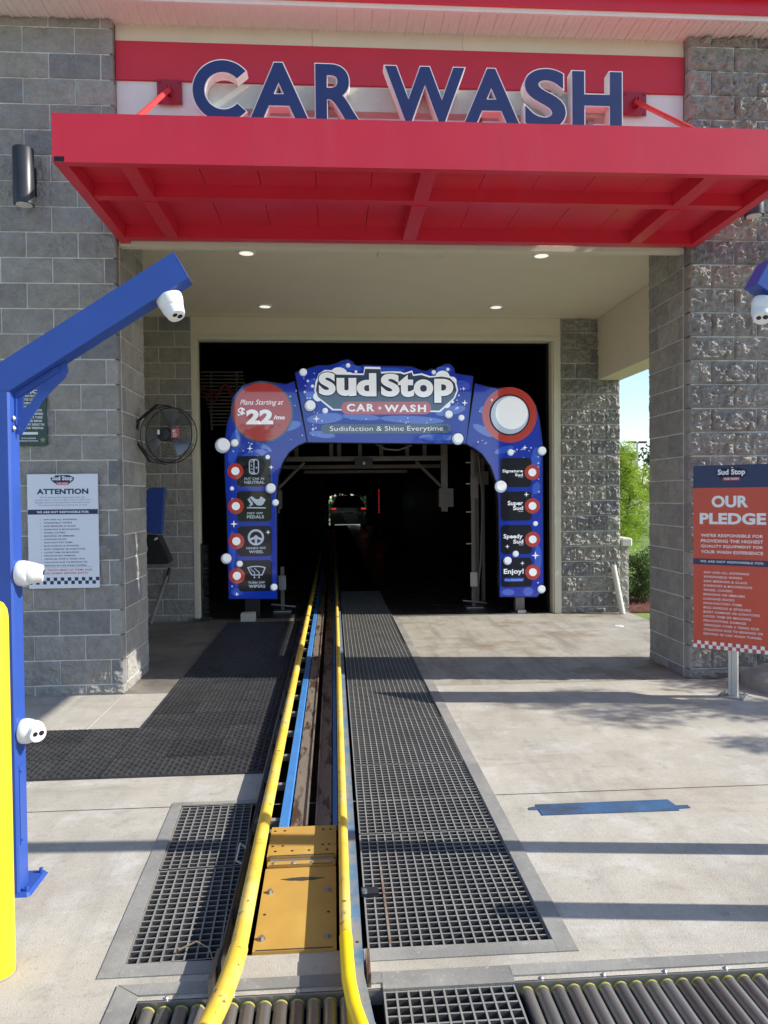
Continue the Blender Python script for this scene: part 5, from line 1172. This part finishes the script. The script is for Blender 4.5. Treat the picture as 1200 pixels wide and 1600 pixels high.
# car ahead
cx = 0.765; cy = 37.5
car = thing('parked_car', 'dark hatchback seen from behind deep in the tunnel with red tail lights', 'car', (cx, cy + 2, 0))
def section(y, w, z0, zw, zt, wt):  # cross outline
    return [(cx - w * .94, y, z0), (cx - w, y, z0 + .12), (cx - w, y, zw - .05), (cx - w * .97, y, zw), (cx - wt, y, zt - .06), (cx - wt * .85, y, zt), (cx + wt * .85, y, zt), (cx + wt, y, zt - .06), (cx + w * .97, y, zw), (cx + w, y, zw - .05), (cx + w, y, z0 + .12), (cx + w * .94, y, z0)]
secs = [section(cy + 0.0, .86, .42, .90, 1.02, .72), section(cy + 0.06, .90, .30, .98, 1.10, .74), section(cy + .45, .91, .25, 1.02, 1.56, .60), section(cy + .9, .91, .22, 1.02, 1.62, .62), section(cy + 2.4, .91, .22, 1.02, 1.63, .62), section(cy + 3.3, .91, .22, 1.0, 1.10, .72), section(cy + 4.3, .88, .25, .86, .92, .7), section(cy + 4.5, .80, .35, .7, .75, .6)]
mb = MB(); n = 12
for s_ in secs: mb.v += s_
for i in range(len(secs) - 1):
    for k in range(n): mb.f.append((i * n + k, i * n + (k + 1) % n, (i + 1) * n + (k + 1) % n, (i + 1) * n + k))
mb.f.append(tuple(range(n))); mb.f.append(tuple(range((len(secs) - 1) * n, len(secs) * n))[::-1])
mb.build('body', carpaint, car, smooth=True)
MB().add([(cx - .66, cy + 0.045, 1.09), (cx + .66, cy + 0.045, 1.09), (cx + .55, cy + .42, 1.52), (cx - .55, cy + .42, 1.52)], [(0, 1, 2, 3)]).build('rear_window', carglass, car)
for s_ in (-1, 1):
    MB().box(*sorted((cx + s_ * .62, cx + s_ * .86)), cy - 0.02, cy + 0.02, 0.93, 1.02).build('tail_light', taillight, car)
    for yw in (cy + .85, cy + 3.5):
        w = MB(); w.tube([(cx + s_ * .70, yw, .33), (cx + s_ * .90, yw, .33)], .33, 24); w = w.build('wheel', tyrem, car, smooth=True)
        MB().cyl((cx + s_ * .901, yw, .33), (cx + s_ * .915, yw, .33), .21, 20).build('rim', steel, w)
MB().box(cx - .85, cx + .85, cy - .06, cy + .10, .20, .52).build('bumper', carpaint, car)
MB().box(cx - .26, cx + .26, cy - .02, cy + .01, .68, .80).build('number_plate', steel, car)

# ------------------------------------------------------------------ outdoors
def tree(name, label, cat, x, y, h, r, m, nleaf, lsize, zb=0.3, group=None, seed=0, flat=1.0, feather=False, clumps=24):
    rg = random.Random(seed)
    t = thing(name, label, cat, (x, y, -0.03), group)
    tr = MB(); tr.tube([(x, y, -0.1), (x + .03 * h * rg.uniform(-1, 1), y, h * .35), (x + .05 * h * rg.uniform(-1, 1), y, h * .7), (x, y, h * .92)], [h * .022, h * .018, h * .011, h * .003], 8)
    cl = []
    for k in range(clumps):
        a = rg.uniform(0, 6.283); u = rg.random() ** .7; zz = zb + (h - zb) * rg.random()
        prof = math.sin(math.pi * min(1, max(0.04, ((zz - zb) / (h - zb)) * .82 + .12))) ** .7
        cx_, cy_ = x + math.cos(a) * r * u * prof, y + math.sin(a) * r * u * prof
        cl.append((cx_, cy_, zz, r * rg.uniform(.16, .34)))
        if k % 2 == 0: tr.tube([(x, y, zz * .75), ((x + cx_) / 2, (y + cy_) / 2, zz * .9), (cx_, cy_, zz)], [h * .007, h * .004, h * .0015], 5)
    tr.build('trunk', bark, t)
    mb = MB()
    for k in range(nleaf):
        c = cl[rg.randrange(len(cl))]
        v = Vector((rg.gauss(0, 1), rg.gauss(0, 1), rg.gauss(0, 1) * flat)); v = v.normalized() * c[3] * rg.random() ** .45
        p = Vector(c[:3]) + Vector((v.x, v.y, v.z * flat))
        if p.z < 0.03: continue
        d = Vector((rg.gauss(0, 1), rg.gauss(0, 1), rg.gauss(0, .6))).normalized(); e = d.orthogonal().normalized(); e = Matrix.Rotation(rg.uniform(0, 6.28), 3, d) @ e
        ll = lsize * rg.uniform(.6, 1.4) * (2.2 if feather else 1); ww = lsize * rg.uniform(.3, .6) * (.5 if feather else 1)
        mb.add([tuple(p - d * ll), tuple(p + e * ww), tuple(p + d * ll), tuple(p - e * ww)], [(0, 1, 2, 3)])
    mb.build('crown', m, t)
    return t
tree('cypress_tree', 'bright lime feathery young tree seen through the side opening', 'tree', 6.75, 18.0, 2.95, 0.85, leaf_lime, 8000, 0.045, zb=0.2, seed=3, feather=True, clumps=60)
tree('cypress_tree', 'second lime feathery tree further across the lawn', 'tree', 10.0, 25.0, 2.5, 1.3, leaf_lime, 6000, 0.06, zb=0.1, seed=8, feather=True, clumps=50)
tree('hedge_shrub', 'dense dark green shrub on the red mulch by the low wall', 'shrub', 4.55, 11.0, 0.60, 0.50, leaf_mid, 5000, 0.022, zb=0.05, seed=4, clumps=50)
tree('hedge_shrub', 'clipped shrub behind the one by the low wall', 'shrub', 5.35, 12.2, 0.60, 0.5, leaf_mid, 4000, 0.024, zb=0.05, seed=5, clumps=50)
for k, (x, y, h) in enumerate(((56, 150, 9), (64, 152, 10.5), (71, 150, 8.5), (49, 154, 9.5), (80, 156, 11), (90, 150, 9))):
    tree('shade_tree', 'dark round tree beyond the far parking lot, number of crowns from the wall: ' + ['one', 'two', 'three', 'four', 'five', 'six'][k], 'tree', x, y, h, 5.5, leaf_dark, 1500, 0.45, zb=0.8, seed=20 + k, group='dark trees beyond the far parking lot')
for k in range(6):
    o = tree('exit_tree', ['first','second','third','fourth','fifth','sixth'][k] + ' dark green tree from the west beyond the tunnel exit', 'tree', -3 + k * 1.5, 47 + (k % 2) * 1.5, 2.5 + .4 * (k % 3), 1.3, leaf_dark, 2600, 0.13, zb=0.0, seed=40 + k, group='trees beyond the tunnel exit')
# trees behind the photographer (seen only as reflections) and the one whose shade falls by the sign
for k in range(7):
    tree('street_tree', ['first','second','third','fourth','fifth','sixth','seventh'][k] + ' dark tree from the west across the drive lane behind the viewer', 'tree', -22 + k * 7.5, -32 - (k % 2) * 3, 4.6 + (k % 3) * 1.0, 3.6, leaf_dark, 1100, 0.32, zb=0.8, seed=60 + k, group='trees across the drive lane')
tree('palm_tree', 'small feathery tree outside the frame shading the ground by the pledge sign', 'tree', 6.9, 5.05, 3.7, 1.0, leaf_mid, 5200, 0.035, zb=2.1, seed=77, feather=True, clumps=22)
# lamp post
t = thing('lamp_post', 'slender double-headed parking lot lamp post beyond the lawn', 'lamp post', (33.0, 80, 0))
MB().tube([(33.0, 80, -0.5), (33.0, 80, 7.1)], [0.15, 0.10], 10).build('pole', steel, t)
for s_ in (-1, 1):
    MB().box(*sorted((33.0 + s_ * .15, 33.0 + s_ * 1.0)), 79.8, 80.2, 7.0, 7.22).build('lamp_head', lampblack, t)
# far building-like pale van on the lot
mb = MB()
rg = random.Random(5)
for k in range(9000):
    x = rg.uniform(3.98, 14); y = rg.uniform(10, 32)
    if x < 7.5 and y < 12.6: continue
    if not (0.30 * y < x < 0.52 * y): continue
    h = rg.uniform(.02, .06); dx = rg.uniform(-.02, .02); a = rg.uniform(0, 3.14); w = 0.006
    mb.add([(x - w * math.cos(a), y - w * math.sin(a), -.03), (x + w * math.cos(a), y + w * math.sin(a), -.03), (x + dx, y, -.03 + h)], [(0, 1, 2)])
o = mb.build('grass', leaf_lime); tag(o, kind='stuff')
mb = MB()
for k in range(2500):
    x = rg.uniform(3.97, 5.6); y = rg.uniform(9.96, 12.2); a = rg.uniform(0, 3.14); l = rg.uniform(.012, .035)
    c, s_ = math.cos(a) * l, math.sin(a) * l; z = rg.uniform(0, .02)
    mb.add([(x - c, y - s_, z), (x + c, y + s_, z + .008), (x + c - s_ * .3, y + s_ + c * .3, z + .01), (x - c - s_ * .3, y - s_ + c * .3, z + .002)], [(0, 1, 2, 3)])
o = mb.build('mulch', mulch); tag(o, kind='stuff')

# floor drain cover and scattered bits
t = thing('floor_drain', 'small round pale drain cover in the sunlit porch floor', 'drain', (3.42, 8.85, 0))
MB().lathe([(0.055, 0.0), (0.055, 0.004), (0.05, 0.005)], 24, Matrix.Translation((3.42, 8.85, 0))).build('cover', camwhite, t)
MB().lathe([(0.012, 0.0), (0.012, 0.006)], 12, Matrix.Translation((3.42, 8.85, 0))).build('screw', steel, t)
rg = random.Random(11); mb = MB()
for k in range(420):
    q = rg.random()
    if q < .08: x, y = rg.uniform(0.80, 2.2), rg.uniform(2.50, 2.9)
    elif q < .5: x, y = rg.choice((-0.84, 0.80)) + rg.gauss(0, .03), rg.uniform(2.6, 6)
    elif q < .7: x, y = rg.uniform(-2.4, 3.2), rg.gauss(6.15, .06)
    else: x, y = rg.uniform(-2, 3.2), rg.uniform(2.6, 6)
    if -0.86 < x < 0.79: continue
    l = rg.uniform(.001, .004); a = rg.uniform(0, 3); c, d = math.cos(a) * l, math.sin(a) * l
    mb.add([(x - c, y - d, .0005), (x + d * .6, y - c * .6, .0008), (x + c, y + d, .001), (x - d * .5, y + c * .5, l * .8)], [(0, 1, 2), (0, 1, 3), (1, 2, 3), (0, 3, 2)])
o = mb.build('grit', curbm); tag(o, kind='stuff')
